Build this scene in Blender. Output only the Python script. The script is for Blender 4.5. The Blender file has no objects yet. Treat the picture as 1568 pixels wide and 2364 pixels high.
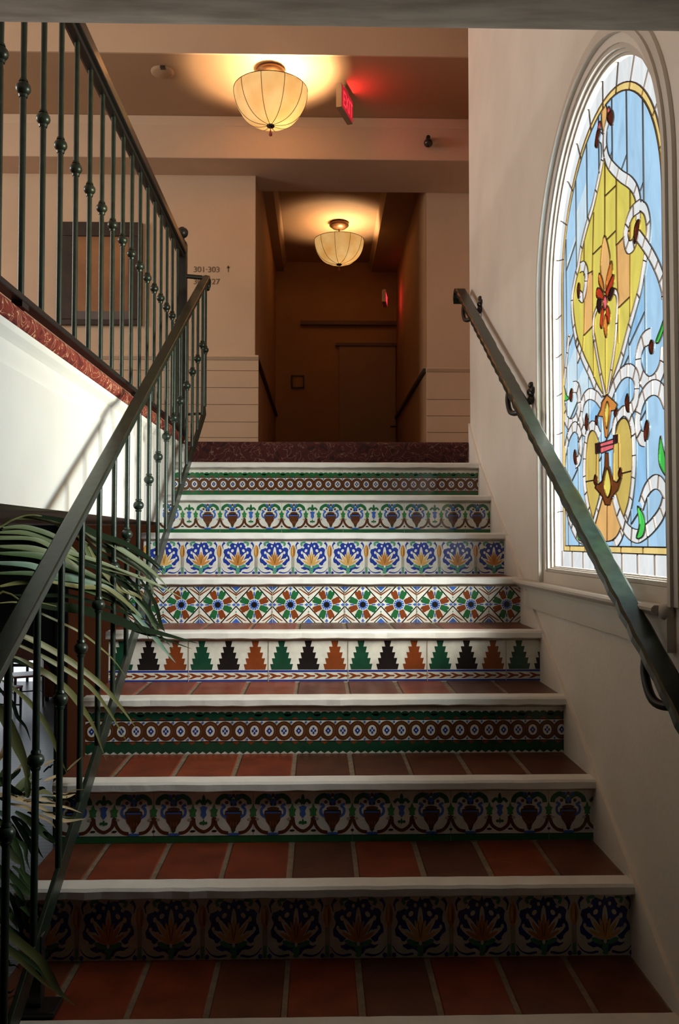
import bpy, math, random
from mathutils import Vector, Matrix
from mathutils.geometry import delaunay_2d_cdt
random.seed(7)
PI = math.pi
SC = bpy.context.scene
COL = SC.collection
E0 = 2.4                                   # eye height above the lower floor
# ------------------------------------------------------------------ camera
FPX, TILT, YAW = 1965.8, 0.0347, 0.023
cam = bpy.data.cameras.new('camera')
cam.sensor_fit = 'HORIZONTAL'; cam.sensor_width = 36.0; cam.lens = 36.0 * FPX / 1568.0
cam.clip_start = 0.05
camo = bpy.data.objects.new('camera', cam); COL.objects.link(camo)
camo.location = (0, 0, E0); camo.rotation_euler = (PI / 2 + TILT, 0, -YAW)
SC.camera = camo

def ray(x, y):
    u = (x - 784) / FPX; v = (1182 - y) / FPX
    c, s = math.cos(TILT), math.sin(TILT)
    yr = c - v * s; zd = s + v * c
    return Vector((u * math.cos(YAW) + yr * math.sin(YAW), -u * math.sin(YAW) + yr * math.cos(YAW), zd))
def at(x, y, Y=None, X=None, Z=None):
    """point where the sight line through (x, y) meets a plane; z is above the lower floor"""
    d = ray(x, y)
    if Y is not None: t = Y / d.y
    elif X is not None: t = X / d.x
    else: t = (Z - E0) / d.z
    p = d * t; p.z += E0
    return p

# ------------------------------------------------------------------ materials
def rgb(c): return (c[0], c[1], c[2], 1)
def mat(name, col, rough=0.6, metal=0.0, var=0.0, scale=8.0, bump=0.0, bscale=60.0, col2=None, coat=0.0, spec=None):
    m = bpy.data.materials.new(name); m.use_nodes = True
    nt = m.node_tree; b = nt.nodes['Principled BSDF']
    b.inputs['Base Color'].default_value = rgb(col)
    b.inputs['Roughness'].default_value = rough
    b.inputs['Metallic'].default_value = metal
    if spec is not None: b.inputs['Specular IOR Level'].default_value = spec
    if coat: b.inputs['Coat Weight'].default_value = coat; b.inputs['Coat Roughness'].default_value = 0.12
    if var or col2 or bump:
        tc = nt.nodes.new('ShaderNodeTexCoord')
    if var or col2:
        n = nt.nodes.new('ShaderNodeTexNoise'); n.inputs['Scale'].default_value = scale; n.inputs['Detail'].default_value = 6
        nt.links.new(tc.outputs['Object'], n.inputs['Vector'])
        r = nt.nodes.new('ShaderNodeValToRGB'); r.color_ramp.elements[0].position = 0.35; r.color_ramp.elements[1].position = 0.65
        c2 = col2 or tuple(min(1, k * (1 + var)) for k in col)
        c1 = col if col2 else tuple(k * (1 - var) for k in col)
        r.color_ramp.elements[0].color = rgb(c1); r.color_ramp.elements[1].color = rgb(c2)
        nt.links.new(n.outputs['Fac'], r.inputs['Fac']); nt.links.new(r.outputs['Color'], b.inputs['Base Color'])
    if bump:
        n2 = nt.nodes.new('ShaderNodeTexNoise'); n2.inputs['Scale'].default_value = bscale; n2.inputs['Detail'].default_value = 4
        nt.links.new(tc.outputs['Object'], n2.inputs['Vector'])
        bp = nt.nodes.new('ShaderNodeBump'); bp.inputs['Strength'].default_value = bump; bp.inputs['Distance'].default_value = 0.01
        nt.links.new(n2.outputs['Fac'], bp.inputs['Height']); nt.links.new(bp.outputs['Normal'], b.inputs['Normal'])
    return m
def emat(name, col, strength):
    m = bpy.data.materials.new(name); m.use_nodes = True
    nt = m.node_tree; nt.nodes.clear()
    o = nt.nodes.new('ShaderNodeOutputMaterial'); e = nt.nodes.new('ShaderNodeEmission')
    e.inputs['Color'].default_value = rgb(col); e.inputs['Strength'].default_value = strength
    nt.links.new(e.outputs[0], o.inputs['Surface'])
    return m
GLASS_GLOW = 0.72
def glass(name, col, glow=1.0, var=0.12, trans=0.3):
    """antique glass: daylight scattered in it (glow) and daylight passing straight through"""
    m = bpy.data.materials.new(name); m.use_nodes = True
    nt = m.node_tree; nt.nodes.clear()
    o = nt.nodes.new('ShaderNodeOutputMaterial'); mx = nt.nodes.new('ShaderNodeMixShader'); mx.inputs[0].default_value = 1 - trans
    t = nt.nodes.new('ShaderNodeBsdfTransparent'); e = nt.nodes.new('ShaderNodeEmission')
    tc = nt.nodes.new('ShaderNodeTexCoord'); mp = nt.nodes.new('ShaderNodeMapping'); mp.inputs['Scale'].default_value = (1, 5, 2.2)
    n = nt.nodes.new('ShaderNodeTexNoise'); n.inputs['Scale'].default_value = 2.4; n.inputs['Detail'].default_value = 5; n.inputs['Distortion'].default_value = 1.5
    r = nt.nodes.new('ShaderNodeValToRGB'); r.color_ramp.elements[0].position = 0.3; r.color_ramp.elements[1].position = 0.7
    r.color_ramp.elements[0].color = rgb(tuple(c * (1 - var) for c in col)); r.color_ramp.elements[1].color = rgb(tuple(min(1, c * (1 + var)) for c in col))
    L = nt.links.new
    L(tc.outputs['Object'], mp.inputs[0]); L(mp.outputs[0], n.inputs['Vector']); L(n.outputs['Fac'], r.inputs['Fac'])
    L(r.outputs['Color'], e.inputs['Color']); L(r.outputs['Color'], t.inputs['Color'])
    e.inputs['Strength'].default_value = GLASS_GLOW * glow / (1 - trans)
    L(t.outputs[0], mx.inputs[1]); L(e.outputs[0], mx.inputs[2]); L(mx.outputs[0], o.inputs['Surface'])
    return m

M = {}
M['plaster'] = mat('plaster', (0.78, 0.715, 0.635), 0.85, var=0.05, scale=3, bump=0.12, bscale=45)
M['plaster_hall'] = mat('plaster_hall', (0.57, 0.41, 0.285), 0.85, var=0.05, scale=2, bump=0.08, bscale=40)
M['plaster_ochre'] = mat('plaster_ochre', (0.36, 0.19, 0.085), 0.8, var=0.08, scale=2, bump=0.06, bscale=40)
M['white_paint'] = mat('white_paint', (0.80, 0.79, 0.74), 0.6, var=0.04, scale=3, bump=0.08, bscale=30)
M['trim_paint'] = mat('trim_paint', (0.62, 0.58, 0.51), 0.55, var=0.03, scale=4)
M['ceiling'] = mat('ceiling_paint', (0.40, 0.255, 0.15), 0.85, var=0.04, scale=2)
M['stone'] = mat('beam_stone', (0.50, 0.47, 0.41), 0.9, scale=7, col2=(0.80, 0.77, 0.70), bump=0.3, bscale=18)
M['nosing'] = mat('nosing_paint', (0.80, 0.79, 0.75), 0.5, var=0.05, scale=14, bump=0.22, bscale=22)
M['grout'] = mat('grout', (0.20, 0.145, 0.095), 0.9, var=0.2, scale=40, bump=0.2)
BRICK = [mat('brick_%s' % n, c, 0.42, var=0.22, scale=11, bump=0.08, bscale=50) for n, c in
         (('rust', (0.185, 0.034, 0.012)), ('brown', (0.120, 0.034, 0.015)), ('umber', (0.095, 0.031, 0.016)), ('orange', (0.205, 0.040, 0.013)))]
M['iron'] = mat('green_black_iron', (0.017, 0.030, 0.021), 0.36, metal=0.3, var=0.25, scale=30, bump=0.05, bscale=60, coat=0.12)
M['iron_dark'] = mat('dark_iron', (0.018, 0.018, 0.018), 0.42, metal=0.3, coat=0.2)
M['bronze'] = mat('bronze', (0.085, 0.042, 0.018), 0.4, metal=0.7)
M['dark_wood'] = mat('dark_wood', (0.030, 0.020, 0.016), 0.45, var=0.2, scale=12)
M['red_wood'] = mat('red_wood', (0.20, 0.055, 0.022), 0.4, var=0.25, scale=9)
M['terracotta_wall'] = mat('terracotta_wall', (0.46, 0.14, 0.05), 0.8, var=0.12, scale=2.5)
M['passage_trim'] = mat('passage_trim', (0.12, 0.055, 0.028), 0.5)
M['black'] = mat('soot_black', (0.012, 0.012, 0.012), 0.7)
M['grey_plastic'] = mat('grey_plastic', (0.42, 0.34, 0.26), 0.5)
M['pot'] = mat('pot_clay', (0.22, 0.10, 0.06), 0.7, var=0.15)
M['soil'] = mat('soil', (0.03, 0.02, 0.013), 0.95, var=0.3, scale=30)
M['leaf'] = mat('leaf_green', (0.045, 0.085, 0.030), 0.45, var=0.25, scale=6, spec=0.3)
M['leaf_pale'] = mat('leaf_pale', (0.105, 0.135, 0.062), 0.5, var=0.2, scale=5, spec=0.3)
M['leaf_olive'] = mat('leaf_olive', (0.12, 0.125, 0.045), 0.45, var=0.2, scale=5, spec=0.3)
M['leaf_dark'] = mat('leaf_dark', (0.010, 0.017, 0.009), 0.85, var=0.2, scale=5, spec=0.03)
M['leaf_blue'] = mat('leaf_bluegreen', (0.095, 0.165, 0.125), 0.4, var=0.2, scale=5, spec=0.3)
M['leaf_dry'] = mat('leaf_dry', (0.36, 0.26, 0.13), 0.6, var=0.2, scale=9)
M['letter'] = mat('letter_brown', (0.15, 0.10, 0.06), 0.6)
M['picture'] = mat('picture_surface', (0.20, 0.085, 0.035), 0.5, scale=3.5, col2=(0.34, 0.16, 0.065))
M['mat_grey'] = mat('mat_grey', (0.11, 0.09, 0.085), 0.6, var=0.1)
M['curtain'] = mat('curtain_cloth', (0.85, 0.85, 0.86), 0.9)
M['grey_wall'] = mat('grey_wall', (0.52, 0.50, 0.48), 0.9)

def lower_floor_mat():
    m = mat('grey_floor_tile', (0.20, 0.20, 0.20), 0.3)
    nt = m.node_tree; b = nt.nodes['Principled BSDF']
    tc = nt.nodes.new('ShaderNodeTexCoord'); br = nt.nodes.new('ShaderNodeTexBrick')
    br.inputs['Color1'].default_value = (0.075, 0.075, 0.080, 1); br.inputs['Color2'].default_value = (0.10, 0.098, 0.096, 1); br.inputs['Mortar'].default_value = (0.26, 0.26, 0.26, 1)
    br.inputs['Scale'].default_value = 1.0; br.inputs['Brick Width'].default_value = 0.9; br.inputs['Row Height'].default_value = 0.075; br.inputs['Mortar Size'].default_value = 0.004
    mp = nt.nodes.new('ShaderNodeMapping'); mp.inputs['Rotation'].default_value = (0, 0, 0.0)
    nt.links.new(tc.outputs['Object'], mp.inputs[0]); nt.links.new(mp.outputs[0], br.inputs['Vector']); nt.links.new(br.outputs['Color'], b.inputs['Base Color'])
    return m
M['lower_floor'] = lower_floor_mat()
def carpet_mat(name, k):
    m = mat(name, (0.2, 0.02, 0.015), 0.95, bump=0.4, bscale=260)
    nt = m.node_tree; b = nt.nodes['Principled BSDF']; L = nt.links.new
    tc = nt.nodes.new('ShaderNodeTexCoord')
    n = nt.nodes.new('ShaderNodeTexNoise'); n.inputs['Scale'].default_value = 15; n.inputs['Detail'].default_value = 1.5; n.inputs['Distortion'].default_value = 2.2
    L(tc.outputs['Object'], n.inputs['Vector'])
    r = nt.nodes.new('ShaderNodeValToRGB'); cr = r.color_ramp
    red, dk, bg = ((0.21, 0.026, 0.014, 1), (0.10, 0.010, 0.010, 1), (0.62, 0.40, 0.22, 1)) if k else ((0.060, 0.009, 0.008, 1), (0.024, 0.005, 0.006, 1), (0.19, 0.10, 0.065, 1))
    cr.elements[0].position = 0.0; cr.elements[0].color = dk
    cr.elements[1].position = 1.0; cr.elements[1].color = red
    for p, c in ((0.36, dk), (0.42, red), (0.540, red), (0.548, bg), (0.566, bg), (0.576, red)):
        e = cr.elements.new(p); e.color = c
    L(n.outputs['Fac'], r.inputs['Fac']); L(r.outputs['Color'], b.inputs['Base Color'])
    return m
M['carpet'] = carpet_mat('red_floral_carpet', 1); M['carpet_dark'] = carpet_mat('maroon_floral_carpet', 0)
# tile glazes
GL = {}
for n, c in dict(white=(0.74, 0.74, 0.67), green=(0.020, 0.135, 0.045), dkgreen=(0.012, 0.065, 0.035), brown=(0.105, 0.034, 0.012), lbrown=(0.19, 0.075, 0.025),
                 blue=(0.050, 0.14, 0.52), dkblue=(0.020, 0.045, 0.30), black=(0.014, 0.011, 0.011), orange=(0.55, 0.24, 0.055), yellow=(0.70, 0.42, 0.13),
                 teal=(0.08, 0.30, 0.19), rust=(0.225, 0.052, 0.014), joint=(0.42, 0.36, 0.28), lgreen=(0.04, 0.22, 0.06), taupe=(0.40, 0.37, 0.30)).items():
    GL[n] = mat('glaze_' + n, c, 0.22, var=0.10, scale=25, bump=0.03, bscale=70)
GLN = list(GL); GLI = {n: i for i, n in enumerate(GLN)}

# ------------------------------------------------------------------ mesh building
class MB:
    def __init__(s): s.v = []; s.f = []; s.m = []; s.sm = []
    def add(s, vs, fs, mi=0, smooth=False):
        k = len(s.v); s.v += [tuple(p) for p in vs]
        for f in fs: s.f.append([i + k for i in f]); s.m.append(mi); s.sm.append(smooth)
    def box(s, a, b, mi=0, rot=None, org=None):
        x0, y0, z0 = a; x1, y1, z1 = b
        vs = [Vector(p) for p in ((x0, y0, z0), (x1, y0, z0), (x1, y1, z0), (x0, y1, z0), (x0, y0, z1), (x1, y0, z1), (x1, y1, z1), (x0, y1, z1))]
        if rot is not None: vs = [rot @ p + Vector(org or (0, 0, 0)) for p in vs]
        s.add(vs, [(0, 3, 2, 1), (4, 5, 6, 7), (0, 1, 5, 4), (1, 2, 6, 5), (2, 3, 7, 6), (3, 0, 4, 7)], mi)
    def prism(s, prof, axis, a, b, mi=0, smooth=False):
        """closed 2D profile extruded along an axis: 'X': (y,z), 'Y': (x,z), 'Z': (x,y)"""
        def P(p, t):
            return {'X': (t, p[0], p[1]), 'Y': (p[0], t, p[1]), 'Z': (p[0], p[1], t)}[axis]
        n = len(prof); vs = [P(p, a) for p in prof] + [P(p, b) for p in prof]
        s.add(vs, [tuple(range(n)), tuple(range(2 * n - 1, n - 1, -1))], mi)
        s.add(vs, [(i, i + n, (i + 1) % n + n, (i + 1) % n) for i in range(n)], mi, smooth)
    def tube(s, pts, rad, n=8, mi=0, cap=True, flat=1.0):
        pts = [Vector(p) for p in pts]; R = rad if isinstance(rad, (list, tuple)) else [rad] * len(pts)
        rings = []; up = None
        for i, p in enumerate(pts):
            d = (pts[min(i + 1, len(pts) - 1)] - pts[max(i - 1, 0)]).normalized()
            if up is None:
                up = Vector((0, 0, 1)) if abs(d.z) < 0.9 else Vector((1, 0, 0))
            side = d.cross(up).normalized(); up = side.cross(d).normalized()
            rings.append([p + (side * math.cos(2 * PI * k / n) + up * math.sin(2 * PI * k / n) * flat) * R[i] for k in range(n)])
        vs = [q for r in rings for q in r]; fs = []
        for i in range(len(pts) - 1):
            for k in range(n): fs.append((i * n + k, i * n + (k + 1) % n, (i + 1) * n + (k + 1) % n, (i + 1) * n + k))
        s.add(vs, fs, mi, True)
        if cap: s.add(rings[0], [tuple(range(n - 1, -1, -1))], mi); s.add(rings[-1], [tuple(range(n))], mi)
    def lathe(s, c, prof, n=24, mi=0, axis='Z', lobes=None):
        """prof: (radius, height) from one end to the other, turned about the axis through c"""
        c = Vector(c); vs = []
        for r, h in prof:
            for k in range(n):
                a = 2 * PI * k / n; rr = r * (lobes(a) if lobes else 1)
                q = Vector((rr * math.cos(a), rr * math.sin(a), h))
                if axis == 'X': q = Vector((q.z, q.x, q.y))
                if axis == 'Y': q = Vector((q.x, q.z, q.y))
                vs.append(c + q)
        fs = []
        for i in range(len(prof) - 1):
            for k in range(n): fs.append((i * n + k, i * n + (k + 1) % n, (i + 1) * n + (k + 1) % n, (i + 1) * n + k))
        s.add(vs, fs, mi, True)
        if prof[0][0] > 1e-6: s.add(vs[:n], [tuple(range(n - 1, -1, -1))], mi)
        if prof[-1][0] > 1e-6: s.add(vs[-n:], [tuple(range(n))], mi)
    def ball(s, c, r, sz=1.0, n=14, mi=0):
        s.lathe(c, [(max(1e-7, r * math.sin(PI * i / 8)), -r * sz * math.cos(PI * i / 8)) for i in range(9)], n, mi)
    def bar(s, p, q, w, h, mi=0, up=(0, 0, 1), side=None):
        """rectangular bar from p to q: w across, h along 'up' as seen square to the bar"""
        p, q = Vector(p), Vector(q); d = (q - p).normalized()
        sd = d.cross(Vector(up)).normalized(); u = sd.cross(d).normalized()
        vs = []
        for e in (p, q):
            for a, b in ((-1, -1), (1, -1), (1, 1), (-1, 1)): vs.append(e + sd * (a * w / 2) + u * (b * h / 2))
        s.add(vs, [(0, 3, 2, 1), (4, 5, 6, 7), (0, 1, 5, 4), (1, 2, 6, 5), (2, 3, 7, 6), (3, 0, 4, 7)], mi)
    def build(s, name, mats, parent=None, bevel=0.0, org=None):
        me = bpy.data.meshes.new(name)
        o3 = Vector(org) if org is not None else None
        vs = [tuple(Vector(p) - o3) for p in s.v] if o3 is not None else s.v
        me.from_pydata(vs, [], s.f)
        mats = mats if isinstance(mats, (list, tuple)) else [mats]
        for m in mats: me.materials.append(m)
        me.polygons.foreach_set('material_index', s.m); me.polygons.foreach_set('use_smooth', s.sm)
        me.update()
        o = bpy.data.objects.new(name, me); COL.objects.link(o)
        if o3 is not None: o.location = o3
        if parent is not None:
            o.parent = parent; o.matrix_parent_inverse = Matrix.Translation(-parent_world(parent))
        if bevel:
            b = o.modifiers.new('bevel', 'BEVEL'); b.width = bevel; b.segments = 2; b.limit_method = 'ANGLE'
        return o
def parent_world(o):
    p = Vector(o.location)
    if o.parent is not None: p = p + parent_world(o.parent) + o.matrix_parent_inverse.translation
    return p
def tag(o, label, cat, group=None, kind=None):
    o['label'] = label; o['category'] = cat
    if group: o['group'] = group
    if kind: o['kind'] = kind
    return o
def struct(o, label=None, cat=None):
    o['kind'] = 'structure'
    if label: o['label'] = label
    if cat: o['category'] = cat
    return o
def empty(name, loc, label=None, cat=None, group=None, kind=None):
    o = bpy.data.objects.new(name, None); COL.objects.link(o); o.location = loc; o.empty_display_size = 0.1
    if label: tag(o, label, cat, group, kind)
    return o
def sub(name, loc, parent):
    o = bpy.data.objects.new(name, None); COL.objects.link(o); o.parent = parent
    o.matrix_parent_inverse = Matrix.Translation(-parent_world(parent)); o.location = loc; o.empty_display_size = 0.05
    return o
def catmull(pts, n=6):
    P = [Vector(p) for p in pts]
    if len(P) < 3: return P
    out = []
    for i in range(len(P) - 1):
        a, b, c, d = P[max(i - 1, 0)], P[i], P[i + 1], P[min(i + 2, len(P) - 1)]
        for k in range(n):
            t = k / n
            out.append(0.5 * ((2 * b) + (c - a) * t + (2 * a - 5 * b + 4 * c - d) * t * t + (3 * b - a - 3 * c + d) * t ** 3))
    out.append(P[-1]); return out

# ------------------------------------------------------------------ stair numbers (eye-based heights + E0)
T, R_, Y0, Z0 = 0.2888, 0.175, 1.8546, -1.014 + E0
XL, XR = -0.74, 0.79
def nY(m): return Y0 + T * m - 0.022       # front of the nosing
DZ = {0: -0.021, 1: -0.010, 2: -0.009, 3: -0.003}
def nZ(m): return Z0 + R_ * m + DZ.get(m, 0.0)      # top of the step
NOSE_T, NOSE_D = 0.027, 0.056
LAND = 0.522 + E0
WALLX = 0.79

# ------------------------------------------------------------------ tile painter
class Paint:
    def __init__(s, x0, x1): s.x0, s.x1 = x0, x1; s.p = []
    def poly(s, pts, m, layer=1):
        for lim, sg in ((s.x0, 1), (s.x1, -1)):
            out = []
            for i in range(len(pts)):
                a, b = pts[i], pts[(i + 1) % len(pts)]
                ia, ib = (a[0] - lim) * sg >= 0, (b[0] - lim) * sg >= 0
                if ia: out.append(a)
                if ia != ib:
                    t = (lim - a[0]) / (b[0] - a[0]); out.append((lim, a[1] + t * (b[1] - a[1])))
            pts = out
            if len(pts) < 3: return
        s.p.append((pts, m, layer))
    def rect(s, x0, y0, x1, y1, m, layer=1): s.poly([(x0, y0), (x1, y0), (x1, y1), (x0, y1)], m, layer)
    def ell(s, cx, cy, rx, ry, m, layer=1, rot=0.0, n=14):
        c, q = math.cos(rot), math.sin(rot)
        s.poly([(cx + rx * math.cos(a) * c - ry * math.sin(a) * q, cy + rx * math.cos(a) * q + ry * math.sin(a) * c) for a in [2 * PI * k / n for k in range(n)]], m, layer)
    def stroke(s, pts, w, m, layer=1, taper=False):
        p = [Vector((a, b, 0)) for a, b in pts]; p = catmull(p, 4) if len(p) > 2 else p
        L, Rr = [], []
        for i, q in enumerate(p):
            d = (p[min(i + 1, len(p) - 1)] - p[max(i - 1, 0)]).normalized(); nn = Vector((-d.y, d.x, 0))
            ww = w * (1 - 0.85 * i / (len(p) - 1)) if taper else w
            L.append(q + nn * ww / 2); Rr.append(q - nn * ww / 2)
        for i in range(len(p) - 1):
            s.poly([(L[i].x, L[i].y), (L[i + 1].x, L[i + 1].y), (Rr[i + 1].x, Rr[i + 1].y), (Rr[i].x, Rr[i].y)], m, layer)
    def emit(s, mb, Y, z0):
        for i_, (pts, m, layer) in enumerate(s.p):
            y = Y - 0.00030 * layer - 0.000022 * (i_ % 12)
            area = sum(pts[i][0] * pts[(i + 1) % len(pts)][1] - pts[(i + 1) % len(pts)][0] * pts[i][1] for i in range(len(pts)))
            if area < 0: pts = pts[::-1]
            mb.add([(a, y, z0 + b) for a, b in pts], [tuple(range(len(pts)))], GLI[m])
W = 0.28
def span(P, x_ref, w):
    k0 = math.floor((P.x0 - x_ref) / w); k1 = math.ceil((P.x1 - x_ref) / w)
    return [x_ref + k * w for k in range(k0, k1 + 1)]
def tile_links(P, h, xr, g='green'):
    for x in span(P, xr, W):
        P.rect(x + 0.0008, 0, x + W - 0.0008, h, 'white', 1)
        P.rect(x, 0.06 * h, x + W, 0.255 * h, g, 2); P.rect(x, 0.255 * h, x + W, 0.28 * h, 'black', 2)
        P.rect(x, 0.74 * h, x + W, 0.86 * h, g, 2); P.rect(x, 0.72 * h, x + W, 0.742 * h, 'black', 2)
        d = W / 12
        for k in range(12):
            c = x + (k + 0.5) * d
            P.ell(c, 0.865 * h, d * 0.53, 0.055 * h, g, 2); P.poly([(c - d * 0.55, 0.062 * h), (c + d * 0.55, 0.062 * h), (c, 0.004 * h)], g, 2)
            if k % 2 == 0:
                P.poly([(c - d * 0.5, 0.262 * h), (c + d * 0.5, 0.262 * h), (c, 0.2 * h)], 'rust', 3)
                P.poly([(c - d * 0.5, 0.745 * h), (c + d * 0.5, 0.745 * h), (c, 0.80 * h)], 'rust', 3)
        e = W / 6
        for k in range(6):
            c = x + (k + 0.5) * e; v = 0.5 * h
            P.ell(c, v, e * 0.60, 0.212 * h, 'brown', 3, n=20); P.ell(c, v, e * 0.44, 0.172 * h, 'lbrown', 4, n=20); P.ell(c, v, e * 0.40, 0.158 * h, 'brown', 5, n=20)
            P.ell(c, v, e * 0.30, 0.118 * h, 'white', 6, n=16)
            if k % 2:
                for a in range(4): P.ell(c + e * 0.12 * math.cos(a * PI / 2 + PI / 4 * 0), v + 0.048 * h * math.sin(a * PI / 2), e * 0.075, 0.032 * h, 'dkblue', 7, n=8)
            else:
                P.poly([(c - e * 0.2, v), (c, v - 0.082 * h), (c + e * 0.2, v), (c, v + 0.082 * h)], 'dkblue', 7); P.ell(c, v, e * 0.05, 0.02 * h, 'white', 8, n=8)
            for vy in (0.315, 0.685): P.poly([(c + e * 0.42, vy * h), (c + e * 0.5, (vy - 0.035) * h), (c + e * 0.58, vy * h), (c + e * 0.5, (vy + 0.035) * h)], 'blue', 6)
def tile_urns(P, h, xr):
    H = h
    for x in span(P, xr, W):
        P.rect(x + 0.0008, 0, x + W - 0.0008, H, 'white', 1); P.rect(x + 0.0008, 0, x + W - 0.0008, 0.125 * H, 'green', 2)
        P.rect(x, 0.125 * H, x + W, 0.14 * H, 'dkgreen', 3)
        for cx in (x + 0.2 * W, x + 0.8 * W):
            u = W * 0.2
            P.poly([(cx - 0.42 * u, 0.63 * H), (cx + 0.42 * u, 0.63 * H), (cx + 0.44 * u, 0.56 * H), (cx + 0.34 * u, 0.42 * H), (cx + 0.16 * u, 0.32 * H), (cx + 0.08 * u, 0.24 * H), (cx - 0.08 * u, 0.24 * H), (cx - 0.16 * u, 0.32 * H), (cx - 0.34 * u, 0.42 * H), (cx - 0.44 * u, 0.56 * H)], 'brown', 3)
            P.ell(cx, 0.665 * H, 0.32 * u, 0.045 * H, 'brown', 3); P.rect(cx - 0.37 * u, 0.575 * H, cx + 0.37 * u, 0.605 * H, 'blue', 4); P.rect(cx - 0.37 * u, 0.61 * H, cx + 0.37 * u, 0.64 * H, 'black', 4)
            for k in (-1, 0, 1): P.ell(cx + k * 0.14 * u, 0.37 * H, 0.035 * u, 0.05 * H, 'lbrown', 4)
            P.rect(cx - 0.27 * u, 0.14 * H, cx + 0.27 * u, 0.19 * H, 'blue', 4); P.poly([(cx - 0.13 * u, 0.25 * H), (cx + 0.13 * u, 0.25 * H), (cx, 0.19 * H)], 'dkgreen', 4)
            for q in (-1, 1):
                P.stroke([(cx + q * 0.36 * u, 0.50 * H), (cx + q * 0.56 * u, 0.56 * H), (cx + q * 0.58 * u, 0.66 * H), (cx + q * 0.44 * u, 0.72 * H), (cx + q * 0.62 * u, 0.76 * H)], 0.13 * u, 'blue', 3)
                P.stroke([(cx + q * 0.1 * u, 0.86 * H), (cx + q * 0.42 * u, 0.93 * H), (cx + q * 0.74 * u, 0.86 * H), (cx + q * 0.80 * u, 0.76 * H)], 0.25 * u, 'green', 3)
                P.ell(cx + q * 0.34 * u, 0.80 * H, 0.09 * u, 0.035 * H, 'brown', 5); P.ell(cx + q * 0.2 * u, 0.93 * H, 0.10 * u, 0.04 * H, 'blue', 5)
                P.stroke([(cx + q * 0.95 * u, 0.50 * H), (cx + q * 0.86 * u, 0.34 * H), (cx + q * 0.6 * u, 0.22 * H), (cx + q * 0.26 * u, 0.185 * H)], 0.17 * u, 'brown', 2)
                P.ell(cx + q * 0.80 * u, 0.46 * H, 0.10 * u, 0.03 * H, 'taupe', 3)
            P.ell(cx, 0.80 * H, 0.17 * u, 0.075 * H, 'blue', 5); P.ell(cx, 0.94 * H, 0.09 * u, 0.035 * H, 'brown', 6); P.ell(cx - 0.1 * u, 0.76 * H, 0.06 * u, 0.03 * H, 'black', 6); P.ell(cx + 0.1 * u, 0.76 * H, 0.06 * u, 0.03 * H, 'black', 6)
        c = x + 0.5 * W; u = W * 0.2
        P.stroke([(c - 0.5 * u, 0.49 * H), (c - 0.42 * u, 0.32 * H), (c, 0.215 * H), (c + 0.42 * u, 0.32 * H), (c + 0.5 * u, 0.49 * H)], 0.17 * u, 'brown', 2)
        P.poly([(c - 0.2 * u, 0.70 * H), (c - 0.05 * u, 0.73 * H), (c + 0.05 * u, 0.73 * H), (c + 0.2 * u, 0.70 * H), (c + 0.11 * u, 0.62 * H), (c + 0.15 * u, 0.55 * H), (c, 0.47 * H), (c - 0.15 * u, 0.55 * H), (c - 0.11 * u, 0.62 * H)], 'blue', 3)
        P.ell(c, 0.86 * H, 0.09 * u, 0.10 * H, 'green', 3)
        for q in (-1, 1):
            P.stroke([(c, 0.76 * H), (c + q * 0.2 * u, 0.84 * H), (c + q * 0.38 * u, 0.77 * H)], 0.15 * u, 'green', 3)
            P.ell(c + q * 0.12 * u, 0.39 * H, 0.08 * u, 0.03 * H, 'green', 3)
            P.ell(c + q * 0.54 * u, 0.23 * H, 0.13 * u, 0.022 * H, 'black', 3)
        P.ell(c, 0.40 * H, 0.05 * u, 0.06 * H, 'green', 3)
        for lx in (c - 0.53 * u, c + 0.53 * u, x):
            P.poly([(lx, 0.78 * H), (lx + 0.09 * u, 0.68 * H), (lx + 0.20 * u, 0.66 * H), (lx + 0.12 * u, 0.58 * H), (lx + 0.16 * u, 0.53 * H), (lx, 0.51 * H), (lx - 0.16 * u, 0.53 * H), (lx - 0.12 * u, 0.58 * H), (lx - 0.20 * u, 0.66 * H), (lx - 0.09 * u, 0.68 * H)], 'lgreen', 4)
            P.stroke([(lx, 0.52 * H), (lx, 0.44 * H)], 0.1 * u, 'brown', 3)
        P.ell(x, 0.23 * H, 0.08 * u, 0.025 * H, 'black', 3)
CW = 0.1545
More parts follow.
